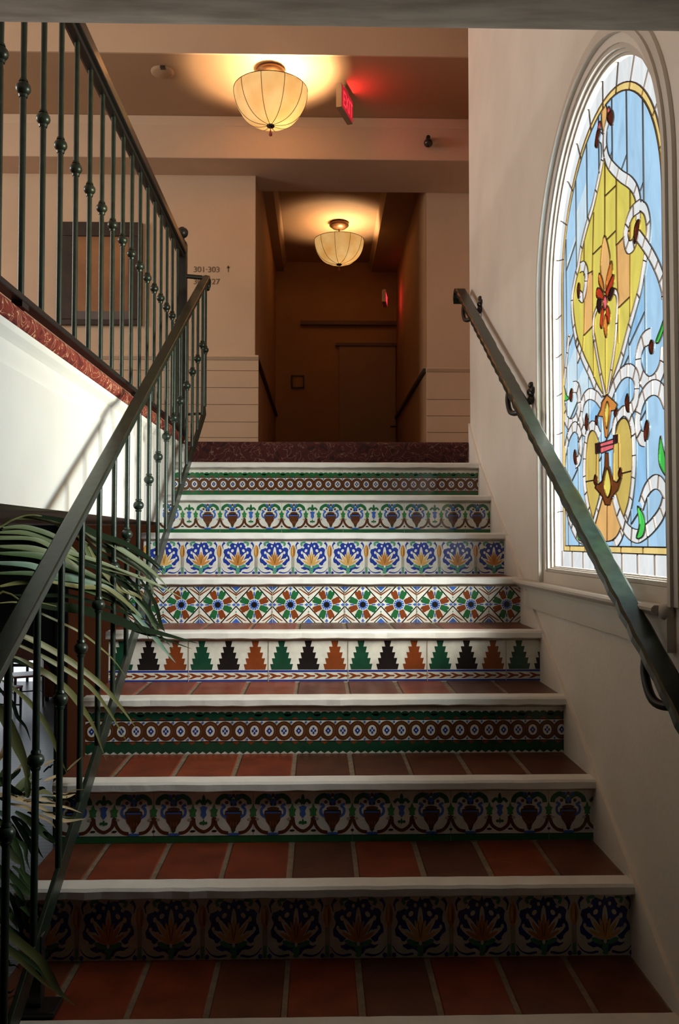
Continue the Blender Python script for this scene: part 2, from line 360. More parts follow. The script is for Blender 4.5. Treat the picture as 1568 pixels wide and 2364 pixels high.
def tile_palmette(P, h, xr):
    H = h
    for x in span(P, xr, CW):
        c = x + CW / 2; u = CW / 2; rd = random.Random(int(x * 1000))
        fan = rd.choice(['orange', 'yellow', 'orange'])
        P.rect(x, 0, x + CW, H, 'white', 1)
        pts = []
        for k in range(36):
            a = 2 * PI * k / 36; rr = 1 + 0.10 * math.cos(9 * a + 1)
            pts.append((c + 0.80 * u * rr * math.cos(a), 0.52 * H + 0.435 * H * rr * math.sin(a)))
        P.poly(pts, 'dkblue', 2)
        P.poly([(c - 0.09 * u, 0.90 * H), (c, 1.0 * H), (c + 0.09 * u, 0.90 * H)], 'dkblue', 2)
        for q in (-1, 1):
            P.stroke([(c + q * 0.78 * u, 0.62 * H), (c + q * 0.86 * u, 0.45 * H), (c + q * 0.74 * u, 0.24 * H), (c + q * 0.44 * u, 0.12 * H), (c + q * 0.2 * u, 0.10 * H)], 0.085 * u, 'white', 3)
            P.stroke([(c + q * 0.70 * u, 0.28 * H), (c + q * 0.52 * u, 0.24 * H), (c + q * 0.36 * u, 0.32 * H), (c + q * 0.42 * u, 0.44 * H), (c + q * 0.56 * u, 0.42 * H)], 0.10 * u, 'white', 4)
            P.ell(c + q * 0.30 * u, 0.72 * H, 0.07 * u, 0.05 * H, 'white', 4, 0.6 * q); P.ell(c + q * 0.52 * u, 0.66 * H, 0.06 * u, 0.045 * H, 'white', 4)
            P.ell(c + q * 0.66 * u, 0.50 * H, 0.05 * u, 0.04 * H, 'white', 4); P.ell(c + q * 0.16 * u, 0.86 * H, 0.05 * u, 0.035 * H, 'white', 4)
            P.ell(c + q * 0.45 * u, 0.82 * H, 0.06 * u, 0.03 * H, 'white', 4, -0.5 * q)
            P.stroke([(c + q * 0.22 * u, 0.07 * H), (c + q * 0.5 * u, 0.045 * H), (c + q * 0.74 * u, 0.09 * H), (c + q * 0.90 * u, 0.20 * H)], 0.09 * u, 'dkblue', 3, True)
            P.stroke([(c + q * 0.32 * u, 0.98 * H), (c + q * 0.55 * u, 0.95 * H), (c + q * 0.5 * u, 0.87 * H)], 0.11 * u, 'teal', 4)
            P.stroke([(c + q * 0.72 * u, 0.97 * H), (c + q * 0.84 * u, 0.88 * H), (c + q * 0.80 * u, 0.76 * H)], 0.13 * u, 'dkblue', 3, True)
            P.stroke([(c + q * 0.95 * u, 0.92 * H), (c + q * 0.86 * u, 0.80 * H), (c + q * 0.84 * u, 0.66 * H)], 0.05 * u, 'white', 4)
            P.ell(c + q * 0.26 * u, 0.245 * H, 0.2 * u, 0.045 * H, 'teal', 5, 0.45 * q)
        for a, l in ((-58, 0.40), (-32, 0.46), (0, 0.56), (32, 0.46), (58, 0.40)):
            r = math.radians(a); l *= H * 0.95; bx, by = c, 0.26 * H
            P.ell(bx + math.sin(r) * l * 0.55, by + math.cos(r) * l * 0.55, 0.095 * u, l * 0.54, 'white', 5, -r)
            P.ell(bx + math.sin(r) * l * 0.42, by + math.cos(r) * l * 0.42, 0.062 * u, l * 0.40, fan, 6, -r)
        for a in (-14, 14): r = math.radians(a); P.ell(c + math.sin(r) * 0.2 * H, 0.26 * H + math.cos(r) * 0.2 * H, 0.055 * u, 0.17 * H, fan, 7, -r); P.ell(c + math.sin(r / 2) * 0.2 * H, 0.26 * H + 0.2 * H, 0.012 * u, 0.15 * H, 'brown', 8, -r / 2)
        P.ell(c, 0.16 * H, 0.11 * u, 0.11 * H, 'teal', 7); P.ell(c, 0.24 * H, 0.05 * u, 0.04 * H, 'white', 8); P.ell(c, 0.05 * H, 0.10 * u, 0.03 * H, 'teal', 7)
        P.rect(x - 0.075 * u, 0.02 * H, x + 0.075 * u, 0.52 * H, 'taupe', 5); P.rect(x - 0.05 * u, 0.03 * H, x + 0.05 * u, 0.22 * H, 'teal', 6)
        P.ell(x, 0.70 * H, 0.125 * u, 0.19 * H, 'orange', 6); P.ell(x - 0.03 * u, 0.72 * H, 0.03 * u, 0.14 * H, 'yellow', 7); P.ell(x + 0.05 * u, 0.68 * H, 0.02 * u, 0.15 * H, 'lbrown', 7)
        P.ell(x - 0.15 * u, 0.05 * H, 0.07 * u, 0.04 * H, 'dkblue', 6); P.ell(x + 0.15 * u, 0.05 * H, 0.07 * u, 0.04 * H, 'dkblue', 6)
def tile_flowers(P, h, xr):
    H = h; d = W / 2
    for x in span(P, xr, d):
        c, v = x + d / 2, H / 2
        P.rect(x + 0.0004, 0, x + d - 0.0004, H, 'white', 1)
        for sx in (-1, 1):
            for sy in (-1, 1):
                def Q(a, b): return (c + sx * a * d, v + sy * b * H)
                # corner chevrons (diagonal bars cut at the tile edges)
                for o0, o1, m in ((0.52, 0.565, 'black'), (0.655, 0.705, 'rust')):
                    lo0 = o0 - 0.5; lo1 = o1 - 0.5
                    P.poly([Q(0.5, lo0 + 0.09 * (m == 'rust')), Q(0.5, lo1 + 0.09 * (m == 'rust')), Q(lo1 + 0.045, 0.5 - 0.045 * (m == 'rust')), Q(lo0 + 0.045, 0.5 - 0.045 * (m == 'rust'))], m, 2)
                for o0, o1, m in ((0.80, 0.835, 'black'),):
                    P.poly([Q(0.5, o0 - 0.5), Q(0.5, o1 - 0.5), Q(o1 - 0.5, 0.5), Q(o0 - 0.5, 0.5)], m, 2)
                P.poly([Q(0.5, 0.38), Q(0.5, 0.5), Q(0.38, 0.5)], 'blue', 2)
                P.ell(*Q(0.5, 0.2), 0.02 * d, 0.022 * H, 'teal', 3)
        for a in range(8):
            r = a * PI / 4 + PI / 8; m = 'green' if a % 2 else 'rust'; s2 = 0.285
            bx, by = math.cos(r), math.sin(r)
            for t, rx, off in ((0.255, 0.10, 0.0), (0.335, 0.055, 0.042), (0.335, 0.055, -0.042)):
                px = c + d * (bx * t - by * off); py = v + d * (by * t + bx * off)
                P.ell(px, py, d * (0.125 if off == 0 else 0.075), d * (0.080 if off == 0 else 0.046), m, 4 if off == 0 else 4.3, r)
        for a in range(4):
            r = a * PI / 2
            P.ell(c + d * 0.30 * math.cos(r), v + d * 0.30 * math.sin(r), d * 0.06, d * 0.022, 'blue', 3, r)
            P.ell(c + d * 0.44 * math.cos(r), v + d * 0.44 * math.sin(r), d * 0.05, d * 0.025, 'blue', 3, r); P.ell(c + d * 0.45 * math.cos(r), v + d * 0.45 * math.sin(r), d * 0.018, d * 0.05, 'blue', 3, r)
        P.ell(c, v, d * 0.165, d * 0.165, 'white', 5, n=20); P.ell(c, v, d * 0.145, d * 0.145, 'blue', 6, n=20)
        for a in range(12): r = a * PI / 6; P.ell(c + d * 0.118 * math.cos(r), v + d * 0.118 * math.sin(r), d * 0.02, d * 0.011, 'white', 7, r, 8)
        P.ell(c, v, d * 0.078, d * 0.078, 'black', 8, n=16)
    for x in span(P, xr, W): P.rect(x - 0.0012, 0, x + 0.0012, H, 'joint', 9)
def tile_trees(P, h, xr):
    H = h
    for x in span(P, xr, W):
        P.rect(x + 0.001, 0, x + W - 0.001, H, 'white', 1)
        for k, m in enumerate(('dkgreen', 'black', 'rust')):
            c = x + W * (0.165 + 0.335 * k); lv = 5
            v0, v1 = 0.285 * H, 1.0 * H; dh = (v1 - v0) / lv; half = [0.143, 0.122, 0.098, 0.074, 0.046]
            Lp = []
            for i in range(lv):
                Lp.append(((half[i] - 0.017) * W, v0 + i * dh)); Lp.append((half[i] * W, v0 + (i + 1) * dh))
            P.poly([(c + a, b) for a, b in Lp] + [(c - a, b) for a, b in Lp[::-1]], m, 2)
        P.rect(x + 0.001, 0.225 * H, x + W - 0.001, 0.275 * H, 'dkblue', 2); P.rect(x + 0.001, 0, x + W - 0.001, 0.04 * H, 'dkblue', 2)
        e = W / 7
        for k in range(7):
            a = x + k * e
            P.poly([(a, 0.20 * H), (a + 0.3 * e, 0.20 * H), (a + 0.75 * e, 0.152 * H), (a + 1.1 * e, 0.152 * H), (a + 1.1 * e, 0.112 * H), (a + 0.75 * e, 0.112 * H), (a + 0.3 * e, 0.064 * H), (a, 0.064 * H), (a + 0.42 * e, 0.132 * H)], 'rust', 3)
        P.rect(x - 0.0014, 0, x + 0.0014, H, 'joint', 5)

# ------------------------------------------------------------------ staircase
stair = empty('staircase', (0, nY(0), E0 - 1.6), 'tiled staircase with white nosings, terracotta treads and patterned tile risers between two handrails', 'staircase')
PATT = {8: ('links', 659), 7: ('urns', 650.5), 6: ('palmette', 592), 5: ('flowers', 629), 4: ('trees', 620), 3: ('links', 605), 2: ('urns', 585), 1: ('palmette', 612), 0: ('flowers', 700)}
RL = {'links': 'riser tiles with a brown chain of blue rosettes between green bands', 'urns': 'riser tiles with brown urns, scrolls and green leaves', 'palmette': 'riser tiles with orange palmettes on blue roundels',
      'flowers': 'riser tiles with eight-petalled green and rust flowers in diamonds', 'trees': 'white riser tiles with green, black and rust stepped trees'}
ymid = {8: 1110, 7: 1190, 6: 1285, 5: 1395, 4: 1520, 3: 1685, 2: 1885, 1: 2140, 0: 2500}
GROUT_PX = {7: 0, 1: 675, 2: 683, 3: 690}
for m in range(0, 9):
    y0, z1 = nY(m), nZ(m); yr = y0 + 0.03
    st = sub('stair_step', (0, y0, z1 - R_), stair)
    # nosing: white painted, slightly uneven
    mb = MB(); n = 36; rows = []
    rnd = random.Random(m)
    prof = [(0.000, -NOSE_T + 0.004), (0.000, -0.006), (0.006, 0.0005), (NOSE_D, 0.002), (NOSE_D, -NOSE_T), (0.006, -NOSE_T)]
    for i in range(n + 1):
        x = XL - 0.004 + (XR - XL + 0.002) * i / n
        j = rnd.uniform(-0.0016, 0.0016); k = rnd.uniform(-0.0014, 0.0014)
        rows.append([(x, y0 + a + (j if a < 0.01 else 0), z1 + b + (k if b < -0.01 else 0) + (j * 0.3 if b > -0.007 else 0)) for a, b in prof])
    q = len(prof); vs = [p for r in rows for p in r]
    mb.add(vs, [(i * q + k, (i + 1) * q + k, (i + 1) * q + (k + 1) % q, i * q + (k + 1) % q) for i in range(n) for k in range(q)])
    mb.add(rows[0], [tuple(range(q))]); mb.add(rows[-1], [tuple(range(q - 1, -1, -1))])
    o = mb.build('nosing', M['nosing'], st); o['label'] = 'white painted nosing'
    # tread bricks behind the nosing
    mb = MB(); yb = nY(m + 1) + 0.032
    mb.box((XL, y0 + NOSE_D - 0.002, z1 - 0.02), (XR - 0.002, yb, z1 - 0.0035), 0)
    pitch = 0.172; xg = -0.078
    k0 = math.floor((XL - xg) / pitch); k1 = math.ceil((XR - xg) / pitch)
    for k in range(k0, k1):
        a, b = max(XL, xg + k * pitch + 0.0065), min(XR - 0.002, xg + (k + 1) * pitch - 0.0065)
        if b - a < 0.01: continue
        mi = 1 + (rnd.choice([0, 0, 3, 1]) if k < 0 else rnd.choice([1, 2, 2, 1, 0]))  # left bricks redder and brighter: side daylight put into the colour
        j = rnd.uniform(-0.0015, 0.0015)
        pr = [(a + 0.003, z1 - 0.012), (a, z1 - 0.004), (a + 0.003, z1), (b - 0.003, z1), (b, z1 - 0.004), (b - 0.003, z1 - 0.012)]
        mb.prism([(c + j, d) for c, d in pr], 'Y', y0 + NOSE_D + 0.001, yb - 0.002, mi)
    o = mb.build('tread', [M['grout']] + BRICK, st); o['label'] = 'terracotta brick tread'
    # riser: body, and glazed tile face
    zb = nZ(m - 1) if m else z1 - R_; h = z1 - NOSE_T - zb
    mb = MB()
    mb.box((XL, yr + 0.001, zb - 0.02), (XR - 0.001, yr + 0.02, z1 - NOSE_T - 0.0005), GLI['joint'])
    P = Paint(XL, XR - 0.001)
    P.rect(XL, -0.01, XR, h, 'taupe', 0)
    pt, px = PATT[m]; xr = at(px, ymid[m], Y=yr).x
    hh = h - 0.010
    {'links': (tile_links if m > 5 else (lambda a, b, c: tile_links(a, b, c, 'dkgreen'))), 'urns': tile_urns, 'palmette': tile_palmette, 'flowers': tile_flowers, 'trees': tile_trees}[pt](P, hh, xr)
    P.emit(mb, yr, zb + 0.001)
    o = mb.build('riser', [GL[n] for n in GLN], st); o['label'] = RL[pt]
# solid core below the treads, and the landing the stair rises from (below the frame)
mb = MB()
prof = [(nY(0) + 0.051, E0 - 2.4)]
for m in range(0, 9):
    prof += [(nY(m) + 0.051, nZ(m) - 0.021), (nY(m + 1) + 0.051, nZ(m) - 0.021)]
prof += [(nY(9) + 0.051, E0 - 2.4)]
mb.prism(prof, 'X', XL + 0.001, XR - 0.003)
o = mb.build('stair_core', M['white_paint'], stair); o['label'] = 'solid masonry under the steps'
mb = MB(); mb.box((XL, -1.6, 0.0), (WALLX, nY(0) + 0.05, nZ(0) - R_))
struct(mb.build('floor_lower_landing', BRICK[1]))

# ------------------------------------------------------------------ setting: walls, floors, beams
CEIL = 2.90 + E0; CEIL2 = CEIL + 0.75
BACKY, HALLY = 6.03, 8.75
WC = (2.44, 0.85 + E0)                     # arch centre (Y, z) of the stained-glass window
R_OPEN = 0.532; SILL = -0.105 + E0
def arch(r, zb, n=40, c=WC):
    """closed outline (Y, z) of an arched opening: round head, straight sides, flat bottom at zb"""
    p = [(c[0] + r * math.cos(PI * i / n), c[1] + r * math.sin(PI * i / n)) for i in range(n + 1)]
    return [(c[0] + r, zb)] + p + [(c[0] - r, zb)]
def ring(mb, outer, inner, x0, x1, mi=0, smooth=False):
    """solid between two outlines with equal counts in the Y-z plane, from x0 to x1"""
    n = len(outer)
    V = lambda p, x: (x, p[0], p[1])
    vs = [V(p, x0) for p in outer] + [V(p, x0) for p in inner] + [V(p, x1) for p in outer] + [V(p, x1) for p in inner]
    fs = []
    for i in range(n):
        j = (i + 1) % n
        fs += [(i, j, n + j, n + i), (2 * n + i, 3 * n + i, 3 * n + j, 2 * n + j), (n + i, n + j, 3 * n + j, 3 * n + i), (i, 2 * n + i, 2 * n + j, j)]
    mb.add(vs, fs, mi, smooth)
# right wall with the arched opening
mb = MB(); top = CEIL + 0.75; bot = 0.0; ya, yb = 1.80, 4.44; x0, x1 = WALLX, 0.836
op = arch(R_OPEN, SILL)
yl, yrr = WC[0] - R_OPEN, WC[0] + R_OPEN
mb.box((x0, ya, bot), (x1, yl, top)); mb.box((x0, yrr, bot), (x1, yb, top)); mb.box((x0, yl, bot), (x1, yrr, SILL))
na = 40
for i in range(na):
    a, b = PI * i / na, PI * (i + 1) / na
    p, q = (WC[0] + R_OPEN * math.cos(a), WC[1] + R_OPEN * math.sin(a)), (WC[0] + R_OPEN * math.cos(b), WC[1] + R_OPEN * math.sin(b))
    mb.prism([p, q, (q[0], top), (p[0], top)], 'X', x0, x1)
wall_r = struct(mb.build('wall_right', M['plaster']))
mb = MB(); mb.box((x0, -1.6, bot), (x1, 1.80, top)); struct(mb.build('wall_right_near', M['dark_wood']))  # dark wood added on the unseen stretch to cut bounce onto the lower steps
# raised stair skirt on the right wall
mb = MB(); ys, ye = 1.80, 4.44
def nose_line(y): return nZ(0) + (y - nY(0)) * R_ / T
mb.prism([(ys, nose_line(ys) - 0.6), (ys, nose_line(ys) + 0.012), (4.16, nose_line(4.16) + 0.012), (4.44, LAND + 0.10), (4.44, LAND - 0.6)], 'X', WALLX - 0.010, WALLX + 0.01)
o = struct(mb.build('baseboard_right', M['plaster'], bevel=0.004))

# window_1: the stained-glass window
win = empty('window_1', (0.83, WC[0], SILL))
struct(win, 'tall arched stained-glass window of blue, yellow and white glass in the wall beside the stairs', 'window')
mb = MB()
steps = [(0.597, 0.560, -0.010, 0.012), (0.573, 0.556, -0.017, 0.002), (0.534, 0.520, 0.006, 0.046), (0.522, 0.511, 0.018, 0.0455), (0.513, 0.503, 0.028, 0.045)]
for i, (ro, ri, dx0, dx1) in enumerate(steps):
    zb_o = SILL - 0.0 if i < 2 else SILL + 0.001 + 0.004 * (i - 2)
    ou = arch(ro, SILL - 0.04 if i < 2 else zb_o); inn = arch(ri, SILL - 0.039 if i < 2 else zb_o + 0.011)
    ring(mb, ou, inn, WALLX + dx0, WALLX + dx1)
o = mb.build('frame', M['trim_paint'], win); o['label'] = 'stepped white plaster moulding'
# sill with apron and end knob
mb = MB()
zs = -0.143 + E0
mb.prism([(WALLX, zs), (WALLX - 0.040, zs), (WALLX - 0.047, zs - 0.006), (WALLX - 0.047, zs - 0.013), (WALLX - 0.036, zs - 0.022), (WALLX - 0.022, zs - 0.026), (WALLX - 0.020, zs - 0.034), (WALLX, zs - 0.034)], 'Y', 1.90, 3.33)
mb.box((WALLX - 0.013, 1.885, zs - 0.098), (WALLX, 3.20, zs - 0.034))
mb.prism([(WALLX - 0.013, zs - 0.098), (WALLX - 0.018, zs - 0.094), (WALLX - 0.018, zs - 0.101), (WALLX, zs - 0.104)], 'Y', 1.885, 3.20)
mb.lathe((WALLX - 0.012, 1.895, zs - 0.014), [(0.0001, -0.020), (0.014, -0.018), (0.019, -0.008), (0.019, 0.006), (0.012, 0.014)], 16, 0, 'X')
mb.box((WALLX - 0.020, 1.880, zs - 0.104), (WALLX, 1.908, zs - 0.02))
o = mb.build('sill', M['trim_paint'], win); o['label'] = 'moulded white window sill'

# --- glass: traced outlines lie on the plane of the glass
GX = 0.832
def gp(cx, cy):
    """picture point of the window detail -> (Y, z) on the glass plane"""
    p = at(1020 + cx / 2.861, 40 + cy / 2.861, X=GX); return (p.y, p.z)
def gb(cx, cy): return gp(cx, cy + 2117)
def A(*p): return [gp(*q) for q in p]
def B(*p): return [gb(*q) for q in p]
def sm(pts, n=5): return [(v.x, v.y) for v in catmull([(a, b, 0) for a, b in pts], n)]
def smc(pts, n=4):
    P = list(pts); r = sm(P[-2:] + P + P[:2], n); return r[2 * n - n: -n - 1] if False else r[n * 2 - n + 0 + 0: len(r) - 1 - n] if False else r[2 * n:-(n + 1)]
REG = []        # (polygon, colour), later ones lie over earlier ones
class Leads(list):
    def append(s, it): list.append(s, (it[0], it[1], len(REG)))
LEAD = Leads()       # (polyline, width, pieces drawn before it)
def reg(p, c, lead=0.0034):
    REG.append((p, c))
    if lead: LEAD.append((p + [p[0]], lead))
def band(pts, w, c='white', ticks=0.05, closed=False):
    w *= 1.2
    """scroll of pale glass, w wide, leaded along both edges"""
    p = sm(pts, 6); Lf, Rt, acc = [], [], 0
    for i, q in enumerate(p):
        a, b = p[max(i - 1, 0)], p[min(i + 1, len(p) - 1)]
        d = Vector((b[0] - a[0], b[1] - a[1])); d.normalize() if d.length else None
        nn = Vector((-d.y, d.x)) * w / 2
        Lf.append((q[0] + nn.x, q[1] + nn.y)); Rt.append((q[0] - nn.x, q[1] - nn.y))
    for i in range(len(p) - 1): REG.append(([Lf[i], Lf[i + 1], Rt[i + 1], Rt[i]], c))
    LEAD.append((Lf, 0.0024)); LEAD.append((Rt, 0.0024))
    for i in range(1, len(p)):
        acc += math.hypot(p[i][0] - p[i - 1][0], p[i][1] - p[i - 1][1])
        if acc > ticks: LEAD.append(([Lf[i], Rt[i]], 0.0024)); acc = 0
GB = SILL + 0.018
reg(arch(0.506, GB), 'white')
reg(arch(0.440, GB + 0.055), 'amber')
reg(arch(0.420, GB + 0.073), 'sky', 0.004)
# border ticks
for i in range(1, 12):
    a = PI * i / 12; LEAD.append(([(WC[0] + 0.506 * math.cos(a), WC[1] + 0.506 * math.sin(a)), (WC[0] + 0.42 * math.cos(a), WC[1] + 0.42 * math.sin(a))], 0.0035))
for q in (-1, 1):
    for k in range(1, 7):
        z = GB + 0.055 + k * 0.135; LEAD.append(([(WC[0] + q * 0.506, z), (WC[0] + q * 0.44, z)], 0.003))
for k in range(-4, 5): LEAD.append(([(WC[0] + k * 0.115, GB), (WC[0] + k * 0.115, GB + 0.055)], 0.0035)); LEAD.append(([(WC[0] + 0.05 + k * 0.16, GB + 0.055), (WC[0] + 0.05 + k * 0.16, GB + 0.073)], 0.0035))
# tinted panes of the sky ground
INF = arch(0.420, GB + 0.073)
cols = [WC[0] + 0.04 + 0.1145 * k for k in range(-5, 5)]
VL = []
for cY in cols:
    if abs(cY - WC[0]) < 0.41:
        zt = WC[1] + math.sqrt(0.42 ** 2 - (cY - WC[0]) ** 2); VL.append(([(cY, GB + 0.073), (cY, zt)], 0.0034))
rn = random.Random(3)
for i, cY in enumerate(cols):
    for k in range(6):
        z = GB + 0.10 + k * 0.27 + (0.13 if i % 2 else 0) + rn.uniform(-0.05, 0.05)
        c2 = cY + 0.1145
        if max(abs(cY - WC[0]), abs(c2 - WC[0])) > 0.412: continue
        zt = WC[1] + math.sqrt(max(0, 0.42 ** 2 - max(abs(cY - WC[0]), abs(c2 - WC[0])) ** 2))
        if z + 0.06 > zt - 0.02: continue
        VL.append(([(cY, z + 0.062), (c2, z)], 0.0034))
        REG.append(([(cY, z + 0.062), (c2, z), (c2, z + 0.20), (cY, z + 0.262)] if z + 0.27 < zt else [(cY, z + 0.062), (c2, z), (c2, z + 0.03), (cY, z + 0.092)], rn.choice(['pale', 'pale', 'white', 'sky'] if cY > 2.55 and k > 0 else ['sky', 'sky2', 'sky', 'sky2', 'sky'])))  # far columns paler: window glare put into the pane tint
for it in VL: LEAD.append(it)
NG = len(REG)
# paler foot of the ground and the deep-blue middle
# yellow teardrop
tear = A((1080, 900), (1110, 965), (1180, 1045), (1250, 1095), (1285, 1150), (1305, 1230), (1345, 1250), (1364, 1380), (1352, 1600), (1320, 1780), (1285, 1910), (1248, 2040), (1215, 2165)) + B((1190, 140), (1150, 260), (1115, 365), (1075, 390), (1020, 320), (985, 235), (940, 140), (895, 10)) + A((905, 2170), (885, 2080), (868, 1950), (868, 1830), (885, 1720), (905, 1640), (925, 1520), (960, 1380), (1000, 1250), (1035, 1100), (1062, 960))
reg(tear, 'yellow')
reg(A((950, 1705), (1003, 1675), (1003, 2040), (945, 2100)), 'peach'); reg(A((1160, 1505), (1250, 1405), (1250, 1845), (1172, 1920)), 'peach')
for a, b in (((1090, 1475), (1155, 1410)), ((1005, 1565), (1060, 1510)), ((1008, 1290), (1000, 1700)), ((1082, 960), (1082, 1450)), ((1158, 1040), (1158, 1505)), ((1250, 1100), (1250, 1405)), ((1172, 1920), (1172, 2150)), ((1250, 1845), (1250, 2030)), ((945, 1480), (945, 1705)), ((942, 2100), (935, 2240)), ((1005, 2060), (1010, 2380)), ((1088, 2110), (1090, 2490)), ((1085, 1180), (1158, 1110))):
    LEAD.append((A(a, b), 0.004))
# top bud
reg(smc(A((1075, 575), (1097, 605), (1092, 690), (1078, 775), (1062, 720), (1060, 640))), 'peach')
reg(smc(A((1108, 590), (1118, 612), (1110, 642), (1098, 630))), 'pink'); reg(smc(A((1128, 612), (1140, 650), (1136, 705), (1122, 712), (1100, 680), (1104, 640))), 'garnet')
reg(smc(A((1048, 688), (1056, 705), (1050, 742), (1036, 735))), 'pink'); reg(smc(A((1036, 742), (1056, 745), (1042, 800), (1036, 858), (1018, 850), (1024, 790))), 'garnet')
band(A((1052, 792), (1066, 815), (1070, 900), (1064, 960), (1036, 1100), (1002, 1250), (962, 1380), (928, 1520), (908, 1640), (888, 1720), (870, 1830), (868, 1950), (884, 2080), (905, 2170)) + B((895, 20), (940, 140), (985, 235), (1020, 320), (1062, 395)), 0.022, ticks=0.085)
band(A((1100, 690), (1085, 760), (1084, 870), (1108, 960), (1180, 1042), (1248, 1090), (1288, 1150), (1306, 1240), (1304, 1335)), 0.026, ticks=0.075)
band(A((1318, 1240), (1352, 1275), (1370, 1360), (1368, 1470), (1350, 1610), (1320, 1780), (1288, 1900), (1248, 2040), (1215, 2165)) + B((1190, 140), (1150, 260), (1112, 370)), 0.022, ticks=0.085)
band(A((1318, 1242), (1262, 1290), (1230, 1380), (1222, 1460), (1238, 1518), (1268, 1505), (1290, 1450)), 0.028)
band(A((1300, 1440), (1348, 1505), (1400, 1590), (1445, 1690), (1474, 1790), (1478, 1850)), 0.026)
reg(smc(A((1300, 1340), (1315, 1350), (1305, 1430), (1286, 1492), (1276, 1470), (1280, 1390))), 'garnet')
band(A((918, 1655), (942, 1645), (960, 1690), (957, 1770), (938, 1850), (915, 1835)), 0.026)
reg(smc(A((908, 1755), (918, 1775), (918, 1840), (906, 1855), (900, 1800))), 'garnet')
# centre flower
reg(smc(A((1080, 1440), (1112, 1550), (1115, 1640), (1092, 1800), (1080, 1810), (1056, 1700), (1058, 1580))), 'peach')
reg(smc(A((1125, 1610), (1132, 1700), (1098, 1810), (1092, 1740))), 'orange'); reg(smc(A((1046, 1690), (1066, 1730), (1078, 1815), (1044, 1760))), 'orange')
reg(smc(A((1136, 1700), (1142, 1750), (1100, 1850), (1094, 1800))), 'red'); reg(smc(A((1032, 1790), (1060, 1800), (1078, 1860), (1030, 1850))), 'red')
reg(smc(A((1066, 1910), (1078, 1950), (1066, 2050), (1052, 2030))), 'red'); reg(smc(A((1098, 1905), (1118, 1960), (1110, 2025), (1094, 1990))), 'red')
reg(smc(A((1088, 1960), (1102, 2040), (1090, 2115), (1076, 2050))), 'orange'); reg(smc(A((1085, 1835), (1100, 1885), (1084, 1935), (1070, 1885))), 'pink')
band(A((1132, 1805), (1158, 1820), (1168, 1880), (1164, 1980), (1156, 2117)) + B((1132, 180), (1102, 370)), 0.014, ticks=0.12)
band(A((1040, 1905), (1014, 1970), (1008, 2080)) + B((1016, 20), (1042, 170), (1082, 372)), 0.014, ticks=0.12)
reg(smc(A((1122, 1790), (1148, 1800), (1120, 1870), (1105, 1850))), 'dark'); reg(smc(A((1040, 1855), (1064, 1880), (1050, 1955), (1030, 1910))), 'dark')
# lower scrolls and petals
reg(smc(B((1205, 530), (1242, 565), (1266, 700), (1266, 880), (1242, 1080), (1212, 1200), (1180, 1150), (1146, 1050), (1140, 760), (1165, 580))), 'straw')
reg(smc(B((1005, 612), (1042, 660), (1046, 900), (1046, 1060), (1010, 1190), (982, 1170), (958, 1050), (950, 880), (956, 720), (976, 640))), 'straw')
reg(smc(B((1060, 1040), (1010, 1220), (1042, 1322), (1100, 1345), (1160, 1312), (1200, 1210), (1148, 1060), (1100, 1090))), 'peach')
LEAD.append((B((1100, 1105), (1098, 1345)), 0.004)); LEAD.append((B((1198, 895), (1258, 880)), 0.004)); LEAD.append((B((958, 950), (1012, 940)), 0.004)); LEAD.append((B((1176, 700), (1176, 860)), 0.005)); LEAD.append((B((1030, 750), (1026, 915)), 0.005))
band(B((1142, 645), (1150, 560), (1178, 510), (1214, 482), (1252, 530), (1275, 640), (1277, 850), (1256, 1060), (1226, 1180), (1184, 1310), (1140, 1372)), 0.024)
band(B((1046, 645), (1022, 592), (990, 584), (962, 650), (950, 800), (952, 970), (975, 1130), (1012, 1260), (1060, 1342)), 0.024)
band(B((1060, 1040), (1005, 1235), (985, 1290)), 0.020); band(B((1145, 1050), (1180, 1170), (1228, 1268), (1290, 1310), (1340, 1290), (1402, 1235), (1460, 1150), (1490, 1040)), 0.030)
band(B((1486, 1020), (1450, 962), (1405, 955), (1356, 1010), (1322, 1110)), 0.030)
band(A((1385, 2105), (1340, 2135)) + B((1312, 90), (1308, 190), (1330, 265), (1372, 308), (1425, 275), (1466, 180), (1478, 60)), 0.034)
band(B((1490, 430), (1454, 350), (1402, 328), (1348, 370), (1312, 460), (1302, 570), (1318, 655), (1350, 670)), 0.032)
band(B((1115, 400), (1140, 330), (1188, 245), (1240, 215), (1282, 245), (1298, 320), (1284, 420), (1250, 480)), 0.030)
band(B((1058, 430), (1022, 385), (976, 372), (938, 420), (926, 520), (936, 600), (956, 618)), 0.028)
band(B((872, 325), (900, 330), (914, 400), (910, 480), (885, 548), (856, 572), (826, 540), (812, 450)), 0.030)
band(B((812, 450), (815, 300), (835, 100), (848, -20)), 0.018)
band(B((820, 760), (842, 650), (880, 588), (912, 620), (926, 700), (912, 800), (888, 830)), 0.028)
band(B((832, 955), (826, 1080), (852, 1200), (896, 1300), (940, 1335)), 0.026); band(B((820, 760), (816, 860), (832, 955)), 0.020)
for p in (((1390, 15), (1408, 40), (1402, 98), (1385, 102), (1376, 60)), ((1360, 545), (1378, 580), (1370, 650), (1350, 682), (1344, 610)), ((1232, 370), (1246, 410), (1246, 485), (1228, 480), (1218, 420)), ((962, 500), (974, 540), (970, 605), (956, 600), (952, 545)), ((862, 335), (872, 360), (864, 418), (852, 410), (850, 370)), ((884, 740), (896, 770), (898, 828), (884, 830), (876, 780)), ((1155, 460), (1170, 480), (1155, 520), (1144, 500)), ((1024, 515), (1038, 535), (1034, 575), (1020, 560)), ((1185, 858), (1198, 890), (1186, 935), (1172, 900)), ((1018, 905), (1034, 930), (1026, 975), (1010, 950))):
    reg(smc(B(*p)), 'garnet')
